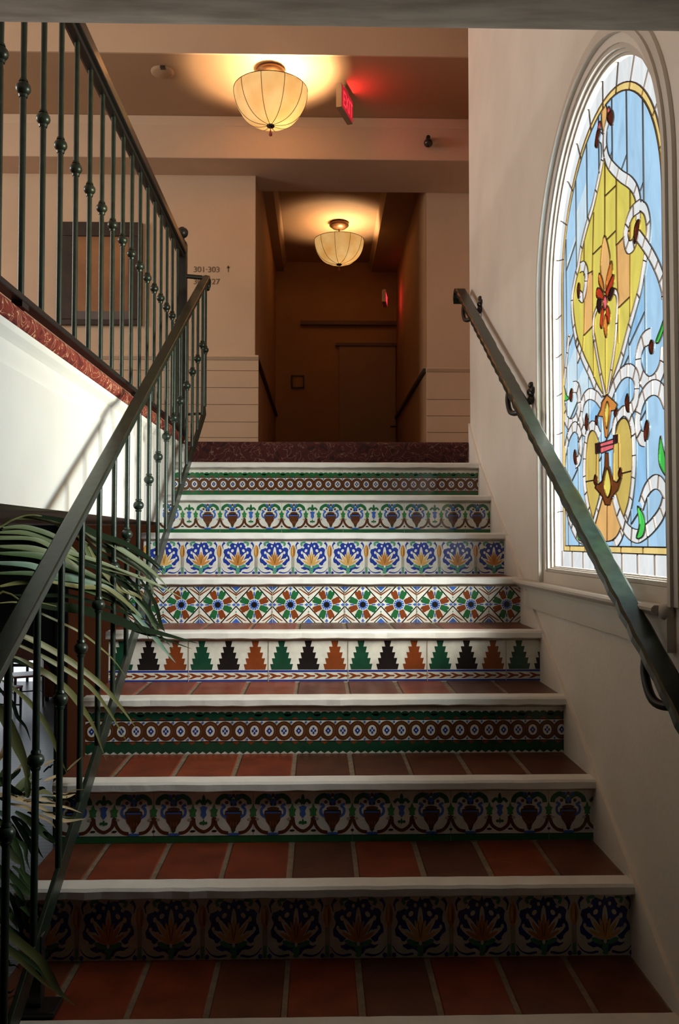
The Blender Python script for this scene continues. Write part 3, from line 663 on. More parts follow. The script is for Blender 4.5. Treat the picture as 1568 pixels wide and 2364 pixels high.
for p in (((1452, 650), (1470, 720), (1486, 800), (1492, 912), (1450, 850), (1440, 770)), ((1300, 1112), (1340, 1170), (1352, 1240), (1332, 1312), (1292, 1320), (1312, 1230)), ((805, 285), (826, 370), (846, 402), (800, 410)), ((766, 768), (798, 800), (808, 842), (790, 815)), ((908, 1250), (940, 1290), (946, 1338), (906, 1330)), ((1478, -130), (1476, -60), (1440, 30), (1422, 22), (1452, -60))):
    reg(smc(B(*p)), 'leaf')
# clasp, bow and anchor
reg(B((1095, 375), (1140, 412), (1166, 440), (1152, 478), (1126, 482), (1100, 665), (1086, 655), (1070, 520), (1034, 516), (1056, 470), (1066, 420)), 'copper'); reg(smc(B((1098, 420), (1112, 480), (1095, 600), (1084, 490))), 'yellow')
reg(B((1020, 700), (1052, 692), (1055, 758), (1022, 765)), 'dark'); reg(B((1140, 645), (1172, 640), (1172, 690), (1140, 700)), 'dark')
reg(B((1055, 695), (1140, 668), (1142, 730), (1060, 762)), 'pink'); LEAD.append((B((1055, 722), (1140, 700)), 0.004))
reg(B((1086, 760), (1082, 850), (1064, 945), (1042, 968), (1026, 960), (1018, 990), (1045, 1022), (1066, 1048), (1085, 1102), (1115, 1105), (1130, 1052), (1170, 1002), (1194, 922), (1184, 920), (1162, 955), (1142, 945), (1114, 850), (1110, 760)), 'copper_dark')
reg(smc(B((1098, 860), (1124, 975), (1101, 1055), (1076, 975))), 'yellow')

GC = dict(white=(0.86, 0.87, 0.86), amber=(0.90, 0.66, 0.24), sky=(0.44, 0.68, 0.90), sky2=(0.33, 0.59, 0.86), pale=(0.66, 0.82, 0.92), yellow=(0.78, 0.66, 0.13), straw=(0.68, 0.50, 0.13), peach=(0.84, 0.48, 0.17),
          pink=(0.85, 0.16, 0.19), garnet=(0.095, 0.022, 0.012), orange=(0.72, 0.24, 0.045), red=(0.50, 0.05, 0.018), leaf=(0.08, 0.60, 0.10), copper=(0.66, 0.26, 0.06), copper_dark=(0.17, 0.050, 0.014), dark=(0.035, 0.014, 0.012))
GCN = list(GC)
GM = [glass('glass_' + n, c, 1.0) for n, c in GC.items()]
# one flat sheet cut into non-overlapping pieces
vv, ff, idx = [], [], {}
for p, c in REG:
    f = []
    for q in p:
        k = (round(q[0], 4), round(q[1], 4))
        if k not in idx: idx[k] = len(vv); vv.append(Vector(k))
        if not f or f[-1] != idx[k]: f.append(idx[k])
    if len(f) > 1 and f[0] == f[-1]: f.pop()
    if sum(vv[f[i]].x * vv[f[(i + 1) % len(f)]].y - vv[f[(i + 1) % len(f)]].x * vv[f[i]].y for i in range(len(f))) < 0: f.reverse()
    ff.append(f)
ok = [i for i, f in enumerate(ff) if len(f) >= 3]
r = delaunay_2d_cdt(vv, [], [ff[i] for i in ok], 1, 1e-5)
def inside(p, x, y):
    c = False; j = len(p) - 1
    for i in range(len(p)):
        if (p[i][1] > y) != (p[j][1] > y) and x < (p[j][0] - p[i][0]) * (y - p[i][1]) / (p[j][1] - p[i][1]) + p[i][0]: c = not c
        j = i
    return c
BB = [(min(q[0] for q in p), max(q[0] for q in p), min(q[1] for q in p), max(q[1] for q in p)) for p, c in REG]
OUT = arch(0.507, GB - 0.001)
mb = MB()
for f in r[2]:
    x = sum(r[0][i].x for i in f) / len(f); y = sum(r[0][i].y for i in f) / len(f)
    if not inside(OUT, x, y): continue
    c = None
    for k in range(len(REG) - 1, -1, -1):
        b_ = BB[k]
        if b_[0] <= x <= b_[1] and b_[2] <= y <= b_[3] and inside(REG[k][0], x, y) and (k < NG or inside(INF, x, y)): c = REG[k][1]; break
    if c is None: continue
    mb.f.append(list(f)); mb.m.append(GCN.index(c)); mb.sm.append(False)
mb.v = [(GX, p.x, p.y) for p in r[0]]
o = mb.build('stained_glass', GM, win); o['label'] = 'leaded stained glass with a yellow teardrop, scrolls and flower'
# lead cames: low ridges over the joints
mb = MB()
CLIP = 0.507
SEG = []
for p, w, k0 in LEAD:
    for i in range(len(p) - 1):
        a, b = Vector(p[i]), Vector(p[i + 1]); l = (b - a).length
        if l < 1e-5: continue
        n = max(1, int(l / 0.009)); keep = []
        for j in range(n):
            c = a.lerp(b, (j + 0.5) / n)
            keep.append((k0 <= NG or inside(INF, c.x, c.y)) and not any((k < NG or inside(INF, c.x, c.y)) and BB[k][0] <= c.x <= BB[k][1] and BB[k][2] <= c.y <= BB[k][3] and inside(REG[k][0], c.x, c.y) for k in range(k0, len(REG))))
        j = 0
        while j < n:
            if keep[j]:
                e = j
                while e < n and keep[e]: e += 1
                SEG.append((a.lerp(b, j / n), a.lerp(b, e / n), w)); j = e
            else: j += 1
for a, b, w in SEG:
    if True:
        d = (b - a).normalized(); nn = Vector((-d.y, d.x)) * w / 2; a2, b2 = a - d * w * 0.3, b + d * w * 0.3
        q = [a2 + nn, b2 + nn, b2 - nn, a2 - nn]
        if any(abs(t.x - WC[0]) > CLIP for t in q): continue
        mb.add([(GX - 0.0035, t.x, t.y) for t in q] + [(GX + 0.001, t.x, t.y) for t in q], [(0, 1, 2, 3), (0, 4, 5, 1), (1, 5, 6, 2), (2, 6, 7, 3), (3, 7, 4, 0)])
lead_m = mat('lead_came', (0.06, 0.045, 0.035), 0.5, metal=0.4)
o = mb.build('lead_came', lead_m, win); o['label'] = 'dark lead came'

# ------------------------------------------------------------------ gallery, landing, upper hall
GALX = -0.72; YR = 6.30; XB = -0.464; XBR = 0.797
mb = MB(); mb.box((-6.0, 0.2, 0.085 + E0), (GALX, 4.45, 0.515 + E0))
# fascia moulding under the carpet and the plaster joint
mb.prism([(GALX, 0.500 + E0), (GALX + 0.018, 0.498 + E0), (GALX + 0.016, 0.482 + E0), (GALX + 0.006, 0.470 + E0), (GALX, 0.462 + E0)], 'Y', 0.2, 4.44)
mb.prism([(GALX, 0.405 + E0), (GALX + 0.006, 0.402 + E0), (GALX + 0.006, 0.085 + E0), (GALX, 0.085 + E0)], 'Y', 0.2, 4.44)
fas = struct(mb.build('floor_gallery', M['white_paint']))
mb = MB()
mb.box((-6.0, 4.451, 0.30 + E0), (WALLX - 0.012, 4.55, LAND - 0.012)); mb.box((-6.0, 4.55, 0.30 + E0), (1.14, HALLY + 0.1, LAND - 0.012))
struct(mb.build('floor_landing', M['white_paint']))
# carpet rolled over the gallery edge
mb = MB()
def roll(cx, cz, r, a0, a1, n=8): return [(cx + r * math.cos(a0 + (a1 - a0) * i / n), cz + r * math.sin(a0 + (a1 - a0) * i / n)) for i in range(n + 1)]
prof = [(-6.0, 0.516 + E0), (-6.0, 0.528 + E0), (GALX - 0.06, 0.530 + E0)] + roll(GALX - 0.008, 0.527 + E0, 0.030, PI / 2, -PI / 2) + [(GALX - 0.03, 0.495 + E0), (GALX - 0.03, 0.516 + E0)]
mb.prism(prof, 'Y', 0.2, 4.385, 0, False)
o = mb.build('gallery_carpet', M['carpet']); tag(o, 'red floral carpet rolled over the white edge of the upper gallery', 'carpet')
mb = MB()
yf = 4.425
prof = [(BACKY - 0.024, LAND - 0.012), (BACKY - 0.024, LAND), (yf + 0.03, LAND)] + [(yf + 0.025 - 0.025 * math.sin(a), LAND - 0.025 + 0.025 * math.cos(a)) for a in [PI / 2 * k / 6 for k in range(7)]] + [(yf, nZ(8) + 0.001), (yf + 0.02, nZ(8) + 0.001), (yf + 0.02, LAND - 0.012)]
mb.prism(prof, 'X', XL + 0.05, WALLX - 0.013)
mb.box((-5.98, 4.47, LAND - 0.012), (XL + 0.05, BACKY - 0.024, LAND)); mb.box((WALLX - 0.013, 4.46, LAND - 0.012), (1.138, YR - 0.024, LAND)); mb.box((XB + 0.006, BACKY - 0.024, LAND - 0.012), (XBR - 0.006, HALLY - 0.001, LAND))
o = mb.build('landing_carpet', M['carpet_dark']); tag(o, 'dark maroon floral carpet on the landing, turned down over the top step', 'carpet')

# back wall of the landing: wall pieces left and right of the passage
XB = -0.464; XBR = 0.797; YR = 6.30; BEAMZ = 2.62 + E0
CAPL = at(540, 822, Y=BACKY).z
def back_piece(name, x0, x1, y, y2, ztop, cap, over):
    mb = MB(); mb.box((x0, y, LAND), (x1, y2, ztop)); w = struct(mb.build(name, M['plaster_hall']))
    return w
wl = back_piece('wall_back_left', -6.0, XB, BACKY, HALLY, CEIL, 0, 0)
wr = back_piece('wall_back_right', XBR, 1.14, YR, HALLY, CEIL, 0, 0)
def wains(x0, x1, y, cap, lines, name, side_end=None):
    mb = MB(); zs = [LAND] + lines + [cap]
    for a, b in zip(zs[:-1], zs[1:]): mb.box((x0, y - 0.022, a + 0.004), (x1, y, b))
    mb.box((x0, y - 0.014, LAND), (x1, y, cap))
    mb.prism([(y, cap), (y, cap + 0.034), (y - 0.036, cap + 0.034), (y - 0.042, cap + 0.022), (y - 0.030, cap + 0.006), (y - 0.026, cap)], 'X', x0, x1)
    return struct(mb.build(name, M['plaster_hall'], bevel=0.002))
lz = [at(540, y, Y=BACKY).z for y in (1012, 976, 936, 897, 858)]
wains(-6.0, XB + 0.028, BACKY, CAPL - 0.034, lz, 'trim_1')
CAPR = at(1035, 850, Y=YR).z
rz = [at(1035, y, Y=YR).z for y in (1000, 962, 924)]
wains(XBR - 0.006, 1.14, YR, CAPR - 0.034, rz, 'trim_2')
# passage side caps
mb = MB(); mb.prism([(XB, CAPL - 0.034), (XB + 0.028, CAPL - 0.03), (XB + 0.028, CAPL - 0.004), (XB, CAPL)], 'Y', BACKY, HALLY); struct(mb.build('trim_3', M['dark_wood']))
mb = MB(); mb.prism([(XBR, CAPR - 0.034), (XBR - 0.028, CAPR - 0.03), (XBR - 0.028, CAPR - 0.004), (XBR, CAPR)], 'Y', YR, HALLY); struct(mb.build('trim_4', M['dark_wood']))
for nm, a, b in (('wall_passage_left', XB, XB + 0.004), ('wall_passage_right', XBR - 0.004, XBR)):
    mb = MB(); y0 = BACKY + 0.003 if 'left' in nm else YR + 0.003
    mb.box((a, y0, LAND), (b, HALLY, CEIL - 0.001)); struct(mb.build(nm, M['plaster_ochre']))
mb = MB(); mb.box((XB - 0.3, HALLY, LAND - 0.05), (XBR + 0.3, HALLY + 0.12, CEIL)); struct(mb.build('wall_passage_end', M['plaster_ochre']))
mb = MB(); mb.box((1.14, 4.44, LAND - 0.1), (1.20, HALLY, CEIL2)); struct(mb.build('wall_landing_right', M['plaster_hall']))
mb = MB(); mb.box((0.836, 4.40, LAND - 0.1), (1.20, 4.44, CEIL2)); struct(mb.build('wall_landing_return', M['plaster_hall']))
# ceiling and beams
EDGE = at(600, 125, Z=CEIL).y
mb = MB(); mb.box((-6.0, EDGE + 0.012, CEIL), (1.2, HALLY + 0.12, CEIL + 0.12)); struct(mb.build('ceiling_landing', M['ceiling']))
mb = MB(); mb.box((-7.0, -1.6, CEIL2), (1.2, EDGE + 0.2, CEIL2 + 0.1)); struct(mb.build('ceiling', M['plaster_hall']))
mb = MB(); mb.box((-6.0, EDGE, CEIL), (1.14, EDGE + 0.012, CEIL2)); struct(mb.build('wall_above_landing', M['plaster_hall']))
yb0 = at(600, 366, Z=BEAMZ).y; yb1 = BACKY
mb = MB(); mb.box((-6.0, yb0, BEAMZ), (1.14, YR, CEIL)); mb.prism([(yb0, CEIL - 0.06), (yb0 - 0.03, CEIL - 0.001), (yb0, CEIL - 0.001)], 'X', -6.0, 1.14)
o = struct(mb.build('ceiling_beam', M['plaster_hall'], bevel=0.006))
mb = MB(); nb = 60; yk = 1.5; zk = at(784, 61, Y=1.5).z; rows = []
for i in range(nb + 1):
    x = -7.0 + 7.79 * i / nb; j = 0.004 * math.sin(i * 1.7) + 0.003 * math.sin(i * 4.1)
    rows.append([(x, -1.6, zk - 0.235), (x, yk - 0.46, zk - 0.235), (x, yk + j * 0.6, zk + j * 0.4), (x, yk + 0.02, zk + 0.03), (x, yk + 0.02, CEIL2), (x, -1.6, CEIL2)])  # soffit carried back unseen to block light; sloped edge shaped to catch some
vs = [p for r in rows for p in r]
mb.add(vs, [(i * 6 + k, i * 6 + (k + 1) % 6, (i + 1) * 6 + (k + 1) % 6, (i + 1) * 6 + k) for i in range(nb) for k in range(6)])
o = struct(mb.build('ceiling_beam', M['stone']))
# passage ceiling tray: side soffits with lit edges
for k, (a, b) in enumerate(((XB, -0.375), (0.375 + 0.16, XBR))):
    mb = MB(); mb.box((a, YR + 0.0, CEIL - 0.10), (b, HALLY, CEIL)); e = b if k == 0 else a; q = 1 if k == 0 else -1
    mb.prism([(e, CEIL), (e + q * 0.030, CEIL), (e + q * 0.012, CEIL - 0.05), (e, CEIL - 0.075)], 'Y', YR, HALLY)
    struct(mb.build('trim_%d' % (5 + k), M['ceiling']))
# passage end: door with head trim, square notice
dr = empty('door_1', (0.5, HALLY, LAND)); struct(dr, 'dark brown door at the far end of the dim passage', 'door')
mb = MB(); mb.box((0.20, HALLY - 0.03, LAND), (0.78, HALLY, at(800, 800, Y=HALLY).z)); o = mb.build('door_panel', mat('door_paint', (0.30, 0.16, 0.075), 0.5), dr)
mb = MB(); z = at(800, 800, Y=HALLY).z; mb.box((0.16, HALLY - 0.045, z), (0.79, HALLY, z + 0.03)); z = at(800, 752, Y=HALLY).z; mb.box((-0.2, HALLY - 0.05, z), (0.79, HALLY, z + 0.04)); mb.build('head_trim', M['passage_trim'], dr)
mb = MB(); p = at(918, 985, Y=HALLY - 0.06); mb.box((p.x - 0.008, HALLY - 0.045, p.z - 0.13), (p.x + 0.008, HALLY - 0.03, p.z + 0.17)); mb.bar((p.x, HALLY - 0.06, p.z), (p.x - 0.075, HALLY - 0.06, p.z), 0.014, 0.014); mb.box((p.x - 0.006, HALLY - 0.07, p.z - 0.006), (p.x + 0.006, HALLY - 0.03, p.z + 0.006)); o = mb.build('handle', M['black'], dr); o['label'] = 'black lever handle'
pn = empty('framed_notice', at(688, 882, Y=HALLY - 0.01), 'small square dark-framed notice on the end wall of the dim passage', 'notice')
p = at(688, 882, Y=HALLY); s = 0.066
mb = MB(); ring2 = [((-s, -s), (s, -s + 0.014)), ((-s, s - 0.014), (s, s)), ((-s, -s), (-s + 0.014, s)), ((s - 0.014, -s), (s, s))]
for a, b in ring2: mb.box((p.x + a[0], HALLY - 0.02, p.z + a[1]), (p.x + b[0], HALLY, p.z + b[1]))
mb.build('frame', M['dark_wood'], pn)
mb = MB(); mb.box((p.x - s + 0.012, HALLY - 0.012, p.z - s + 0.012), (p.x + s - 0.012, HALLY, p.z + s - 0.012)); mb.build('sheet', M['plaster_ochre'], pn)

# picture behind the railing
pic = empty('framed_picture', at(234, 750, Y=BACKY), 'large dark-framed brown picture on the landing wall behind the railing', 'picture')
a, b = at(136, 752, Y=BACKY), at(331, 517, Y=BACKY); fw = 0.10
mb = MB()
for q0, q1 in (((a.x, a.z), (b.x, a.z + 0.04)), ((a.x, b.z - fw), (b.x, b.z)), ((a.x, a.z + 0.04), (a.x + fw, b.z - fw)), ((b.x - fw * 0.95, a.z + 0.04), (b.x, b.z - fw))): mb.box((q0[0], BACKY - 0.035, q0[1]), (q1[0], BACKY, q1[1]))
mb.build('frame', M['dark_wood'], pic, bevel=0.004)
mb = MB(); mb.box((a.x + fw, BACKY - 0.022, a.z + 0.04), (b.x - fw * 0.95, BACKY, a.z + 0.10)); o = mb.build('mat_strip', M['mat_grey'], pic)
mb = MB(); mb.box((a.x + fw, BACKY - 0.018, a.z + 0.10), (b.x - fw * 0.95, BACKY, b.z - fw)); o = mb.build('picture_sheet', M['picture'], pic)
# room numbers lettered on the wall
rs = empty('room_number_sign', at(490, 640, Y=BACKY), 'brown lettering of room numbers with an arrow on the wall left of the passage', 'sign')
def text(s, p, size, parent, m, rot=(PI / 2, 0, 0), ext=0.0008, name='lettering'):
    cu = bpy.data.curves.new(name, 'FONT'); cu.body = s; cu.size = size; cu.extrude = ext; cu.materials.append(m)
    tmp = bpy.data.objects.new(name + '_tmp', cu); COL.objects.link(tmp)
    bpy.context.view_layer.update()
    me = bpy.data.meshes.new_from_object(tmp.evaluated_get(bpy.context.evaluated_depsgraph_get()))
    bpy.data.objects.remove(tmp, do_unlink=True); bpy.data.curves.remove(cu)
    if not me.materials: me.materials.append(m)
    t = bpy.data.objects.new(name, me); COL.objects.link(t); t.parent = parent
    t.matrix_parent_inverse = Matrix.Translation(-parent_world(parent)); t.location = p; t.rotation_euler = rot
    return t
p = at(446, 628, Y=BACKY - 0.002); t = text('301\u00b7303', p, 0.058, rs, M['letter']); t['label'] = 'upper line reading 301 303 with an arrow'
p2 = at(446, 656, Y=BACKY - 0.002); t = text('304\u00b7327', p2, 0.058, rs, M['letter']); t['label'] = 'lower line of room numbers ending in 327'
mb = MB(); q = at(527, 628, Y=BACKY - 0.002); yy = BACKY
mb.box((q.x - 0.0028, yy - 0.002, q.z), (q.x + 0.0028, yy, q.z + 0.040)); mb.prism([(q.x - 0.012, q.z + 0.030), (q.x, q.z + 0.026), (q.x + 0.012, q.z + 0.030), (q.x, q.z + 0.048)], 'Y', yy - 0.002, yy); mb.build('arrow', M['letter'], rs)
# small ceiling fittings
sp = at(988, 332, Y=yb0 - 0.02)
spk = empty('sprinkler', sp, 'small dark sprinkler head on the ceiling beam above the passage', 'sprinkler')
mb = MB(); mb.lathe((sp.x, sp.y + 0.02, sp.z + 0.034), [(0.014, -0.05), (0.014, 0.0)], 12, 0, 'Y'); mb.tube([(sp.x, sp.y - 0.005, sp.z + 0.040), (sp.x, sp.y - 0.02, sp.z + 0.012)], 0.012); mb.build('neck', M['iron_dark'], spk)
mb = MB(); mb.ball((sp.x, sp.y - 0.024, sp.z - 0.006), 0.031, 0.95); mb.build('dome', mat('dark_gloss', (0.03, 0.026, 0.024), 0.15), spk)
sd = at(375, 165, Z=CEIL)
smk = empty('smoke_detector', sd, 'flat round smoke detector on the ceiling left of the near lamp', 'detector')
mb = MB(); mb.lathe((sd.x, sd.y, CEIL), [(0.070, 0), (0.070, -0.008), (0.055, -0.016), (0.0001, -0.018)], 24); mb.build('body', M['ceiling'], smk)
mb = MB(); mb.box((sd.x + 0.0, sd.y - 0.075, CEIL - 0.018), (sd.x + 0.03, sd.y - 0.050, CEIL - 0.004)); mb.build('vent_slot', M['dark_wood'], smk)

# ------------------------------------------------------------------ ceiling lamps
SHADE_GLOW = 1.0
def shade_mat():
    m = bpy.data.materials.new('silk_shade'); m.use_nodes = True; nt = m.node_tree; nt.nodes.clear(); L = nt.links.new
    o = nt.nodes.new('ShaderNodeOutputMaterial'); ad = nt.nodes.new('ShaderNodeAddShader'); tr = nt.nodes.new('ShaderNodeBsdfTranslucent'); df = nt.nodes.new('ShaderNodeBsdfDiffuse'); mx = nt.nodes.new('ShaderNodeMixShader'); em = nt.nodes.new('ShaderNodeEmission')
    n = nt.nodes.new('ShaderNodeTexNoise'); n.inputs['Scale'].default_value = 9; n.inputs['Detail'].default_value = 3; tc = nt.nodes.new('ShaderNodeTexCoord'); L(tc.outputs['Object'], n.inputs['Vector'])
    r = nt.nodes.new('ShaderNodeValToRGB'); r.color_ramp.elements[0].position = 0.35; r.color_ramp.elements[1].position = 0.7; r.color_ramp.elements[0].color = (0.80, 0.40, 0.10, 1); r.color_ramp.elements[1].color = (1.0, 0.68, 0.27, 1)
    L(n.outputs['Fac'], r.inputs['Fac'])
    tr.inputs[0].default_value = (0.022, 0.014, 0.006, 1); df.inputs[0].default_value = (0.72, 0.55, 0.34, 1); mx.inputs[0].default_value = 0.5
    L(tr.outputs[0], mx.inputs[1]); L(df.outputs[0], mx.inputs[2]); L(r.outputs[0], em.inputs[0]); em.inputs[1].default_value = 0.50 * SHADE_GLOW
    L(mx.outputs[0], ad.inputs[0]); L(em.outputs[0], ad.inputs[1]); L(ad.outputs[0], o.inputs[0])
    return m
M['shade'] = shade_mat()
def lamp(x, y, label, pw, zr):
    zr += E0
    L = empty('ceiling_lamp', (x, y, CEIL), label, 'lamp', 'silk bowl lamps on the ceiling')
    mb = MB(); mb.lathe((x, y, CEIL), [(0.070, 0), (0.088, -0.012), (0.088, -0.030), (0.060, -0.052), (0.028, -0.062), (0.0001, -0.064)], 28); mb.build('canopy', M['bronze'], L)
    mb = MB(); mb.tube([(x, y, CEIL - 0.06), (x, y, zr - 0.21)], 0.006); mb.build('stem', M['bronze'], L)
    NR = 10; a0 = 0.12
    lob = lambda a: 1 - 0.035 * abs(math.sin(NR * (a - a0) / 2)) ** 1.0 * 0 - 0.022 * (1 - abs(math.cos(NR * (a - a0) / 2)))
    prof = [(0.225 * math.cos(t * PI / 2) ** 0.75 + 0.012 * t, zr - 0.215 * math.sin(t * PI / 2) ** 1.15 - 0.0 - CEIL) for t in [i / 18 for i in range(18)]] + [(0.014, zr - 0.217 - CEIL)]
    mb = MB(); mb.lathe((x, y, CEIL), prof, 80, 0, lobes=lob)
    mb.f = mb.f[:-2]; mb.m = mb.m[:-2]; mb.sm = mb.sm[:-2]
    o = mb.build('shade', M['shade'], L); o['label'] = 'glowing cream silk bowl shade'
    for k in range(NR):
        a = a0 + 2 * PI * k / NR
        mb = MB(); mb.tube([(x + (r + 0.001) * math.cos(a), y + (r + 0.001) * math.sin(a), CEIL + h) for r, h in prof], 0.0019, 6); mb.build('rib', M['bronze'], L)
    mb = MB(); mb.tube([(x + 0.226 * math.cos(2 * PI * k / 40), y + 0.226 * math.sin(2 * PI * k / 40), zr) for k in range(41)], 0.0022, 6, cap=False); mb.build('rim_wire', M['bronze'], L)
    mb = MB(); mb.lathe((x, y, zr - 0.217), [(0.0001, -0.014), (0.022, -0.010), (0.026, -0.002), (0.020, 0.006)], 18); mb.build('finial', M['iron_dark'], L)
    mb = MB(); mb.tube([(x, y, zr - 0.23), (x, y, zr - 0.245)], 0.002); mb.lathe((x, y, zr - 0.28), [(0.0001, -0.006), (0.010, 0.0), (0.011, 0.010), (0.004, 0.03), (0.002, 0.04)], 10); o = mb.build('tassel', mat('tassel_red', (0.30, 0.05, 0.03), 0.6), L); o['label'] = 'small dark red tassel'
    for k, (dz, en) in enumerate(((-0.115, pw),)):
        l = bpy.data.lights.new('lamp_bulb', 'POINT'); l.energy = en; l.color = (1.0, 0.68, 0.38); l.shadow_soft_size = 0.035
        ob = bpy.data.objects.new('lamp_bulb', l); COL.objects.link(ob); ob.parent = L; ob.matrix_parent_inverse = Matrix.Translation(-parent_world(L)); ob.location = (x + 0.05, y, zr + dz)
    return L
LAMP_W = 26.0
l1 = at(625, 225, Y=5.14); lamp(l1.x, 5.14, 'bowl lamp with silk shade under the landing ceiling, beside the smoke detector and exit sign', 55.0, 2.765)
l2 = at(783, 560, Y=7.65); lamp(l2.x, 7.65, 'bowl lamp with silk shade under the passage ceiling, farther of the two', 20.0, 2.735)

# exit signs
RED = emat('exit_red_glow', (1.0, 0.045, 0.06), 1.15)
RED_D = emat('exit_face_glow', (0.9, 0.03, 0.05), 0.55)
def exit_sign(c, ang, ln, h, label, en=0.9):
    L = empty('exit_sign', (c.x, c.y, c.z), label, 'sign')
    Rm = Matrix.Rotation(-ang, 3, 'Z')         # local y runs along the sign, +x is its lit face
    def B_(a, b): mb = MB(); mb.box(a, b, 0, Rm, (c.x, c.y, c.z)); return mb
    mb = B_((-0.022, -ln / 2, -h / 2), (0.014, ln / 2, h / 2)); mb.build('housing', M['grey_plastic'], L)
    mb = B_((-0.02, -0.04, h / 2), (0.012, 0.04, h / 2 + 0.03)); mb.build('mount', M['grey_plastic'], L)
    mb = B_((0.014, -ln / 2 + 0.008, -h / 2 + 0.008), (0.017, ln / 2 - 0.008, h / 2 - 0.008)); mb.build('face', RED_D, L)
    p = Rm @ Vector((0.0175, -ln / 2 + 0.022, -h * 0.34)) + Vector((c.x, c.y, c.z))
    t = text('EXIT', p, h * 0.92, L, RED, (PI / 2, 0, PI / 2 - ang), 0.001); t['label'] = 'red letters reading EXIT'
    t.scale.x = (ln - 0.04) / (h * 0.92 * 2.0)
    l = bpy.data.lights.new('exit_lamp', 'AREA'); l.shape = 'RECTANGLE'; l.size = ln; l.size_y = h; l.energy = en; l.color = (1, 0.05, 0.05)
    ob = bpy.data.objects.new('exit_lamp', l); COL.objects.link(ob); ob.parent = L; ob.matrix_parent_inverse = Matrix.Translation(-parent_world(L))
    ob.location = Rm @ Vector((0.03, 0, 0)) + Vector((c.x, c.y, c.z)); ob.rotation_euler = (0, -PI / 2, -ang)
    return L
c = at(797, 200, Y=5.35); c.z = CEIL - 0.03 - 0.075
exit_sign(c, 0.33, 0.24, 0.15, 'lit red EXIT sign on the ceiling right of the near lamp')
c = at(889, 690, Y=8.3); exit_sign(c, 0.16, 0.2, 0.11, 'small lit red EXIT sign at the far end of the passage', 0.25)

# ------------------------------------------------------------------ railings
def baluster(parent, x, y, z0, z1, zk, label=None):
    b = MB(); b.tube([(x, y, z0), (x, y, z1)], 0.0078, 10); o = b.build('baluster', M['iron'], parent, org=(x, y, z0))
    k = MB(); k.ball((x, y, zk), 0.0185, 0.9); k.lathe((x, y, zk), [(0.010, -0.022), (0.0115, -0.016)], 12); k.lathe((x, y, zk), [(0.0115, 0.016), (0.010, 0.022)], 12)
    k.build('knuckle', M['iron'], o)
    return o
# gallery guard rail
gr = empty('gallery_railing', (GALX, 3.2, 0.53 + E0), 'level dark iron guard railing along the edge of the upper gallery', 'railing')
GT, GBt = 1.530 + E0, 0.588 + E0
mb = MB(); mb.box((GALX - 0.026, 1.75, GT - 0.034), (GALX + 0.026, 4.394, GT + 0.006)); mb.box((GALX - 0.014, 1.75, GT - 0.052), (GALX + 0.014, 4.394, GT - 0.034)); mb.build('handrail', M['iron_dark'], gr, bevel=0.004)
mb = MB(); mb.box((GALX - 0.016, 1.75, GBt - 0.016), (GALX + 0.016, 4.40, GBt)); mb.build('bottom_rail', M['iron_dark'], gr, bevel=0.003)
for k in range(-1, 16):
    y = 2.045 + 0.1485 * k
    baluster(gr, GALX, y, GBt, GT - 0.046, 1.098 + E0)
for fy in (2.02, 3.3): mb = MB(); mb.box((GALX - 0.013, fy, 0.5585 + E0), (GALX + 0.013, fy + 0.045, GBt - 0.016)); mb.build('foot', M['iron_dark'], gr)
mb = MB(); mb.box((GALX - 0.024, 4.395, LAND + 0.005), (GALX + 0.024, 4.443, GT + 0.03)); mb.lathe((GALX, 4.419, GT + 0.03), [(0.024, 0), (0.016, 0.012), (0.010, 0.022), (0.010, 0.03)], 14); o = mb.build('newel_post', M['iron_dark'], gr, bevel=0.003)
k = MB(); k.ball((GALX, 4.419, GT + 0.085), 0.030); k.build('ball_finial', M['iron_dark'], o)

# stair railing on the left
RX = -0.62
sr = empty('stair_railing', (RX, 3.0, nZ(3)), 'sloping dark green iron railing with knuckled balusters on the left of the stairs', 'railing')
def rail_z(y): return -0.212 + 0.567 * (y - 1.696) + E0
def bar_z(y): return -0.353 + 0.597 * (y - 2.808) + E0
YT = 4.60
mb = MB(); mb.bar((RX, 0.9, rail_z(0.9)), (RX, YT, rail_z(YT)), 0.044, 0.022)
mb.tube([(RX, YT - 0.01, rail_z(YT) - 0.002), (RX, YT + 0.035, rail_z(YT) - 0.002), (RX, YT + 0.055, rail_z(YT) - 0.03), (RX, YT + 0.045, rail_z(YT) - 0.055)], [0.022, 0.022, 0.020, 0.014], 8, flat=0.6)
o = mb.build('handrail', M['iron'], sr, bevel=0.005); o['label'] = 'flat green-black iron handrail'
mb = MB(); mb.bar((RX, 0.9, bar_z(0.9)), (RX, YT - 0.02, bar_z(YT - 0.02)), 0.012, 0.052); mb.build('bottom_bar', M['iron'], sr, bevel=0.002)
for k in range(-9, 9):
    y = 2.923 + 0.172 * k
    if y > 4.4 or y < 1.2: continue
    z0, z1 = bar_z(y) + 0.02, rail_z(y) - 0.012
    baluster(sr, RX, y, z0, z1, (z0 + z1) / 2 + 0.02)
for y in (4.47, 4.585):
    baluster(sr, RX, y, bar_z(y) + 0.02, rail_z(y) - 0.012, 0.5 * (bar_z(4.53) + rail_z(4.53)) + 0.0)
zz = at(450, 652, X=RX - 0.05).z
mb = MB(); mb.tube([(GALX + 0.02, 4.42, zz), (RX, 4.44, zz)], 0.012, 8); mb.build('tie_rod', M['iron_dark'], sr); mb = MB(); mb.tube([(GALX + 0.02, 4.42, 0.66 + E0), (RX, 4.5, bar_z(4.5) + 0.02)], 0.007, 8); mb.build('tie_rod', M['iron_dark'], sr)
yb_ = 1.93
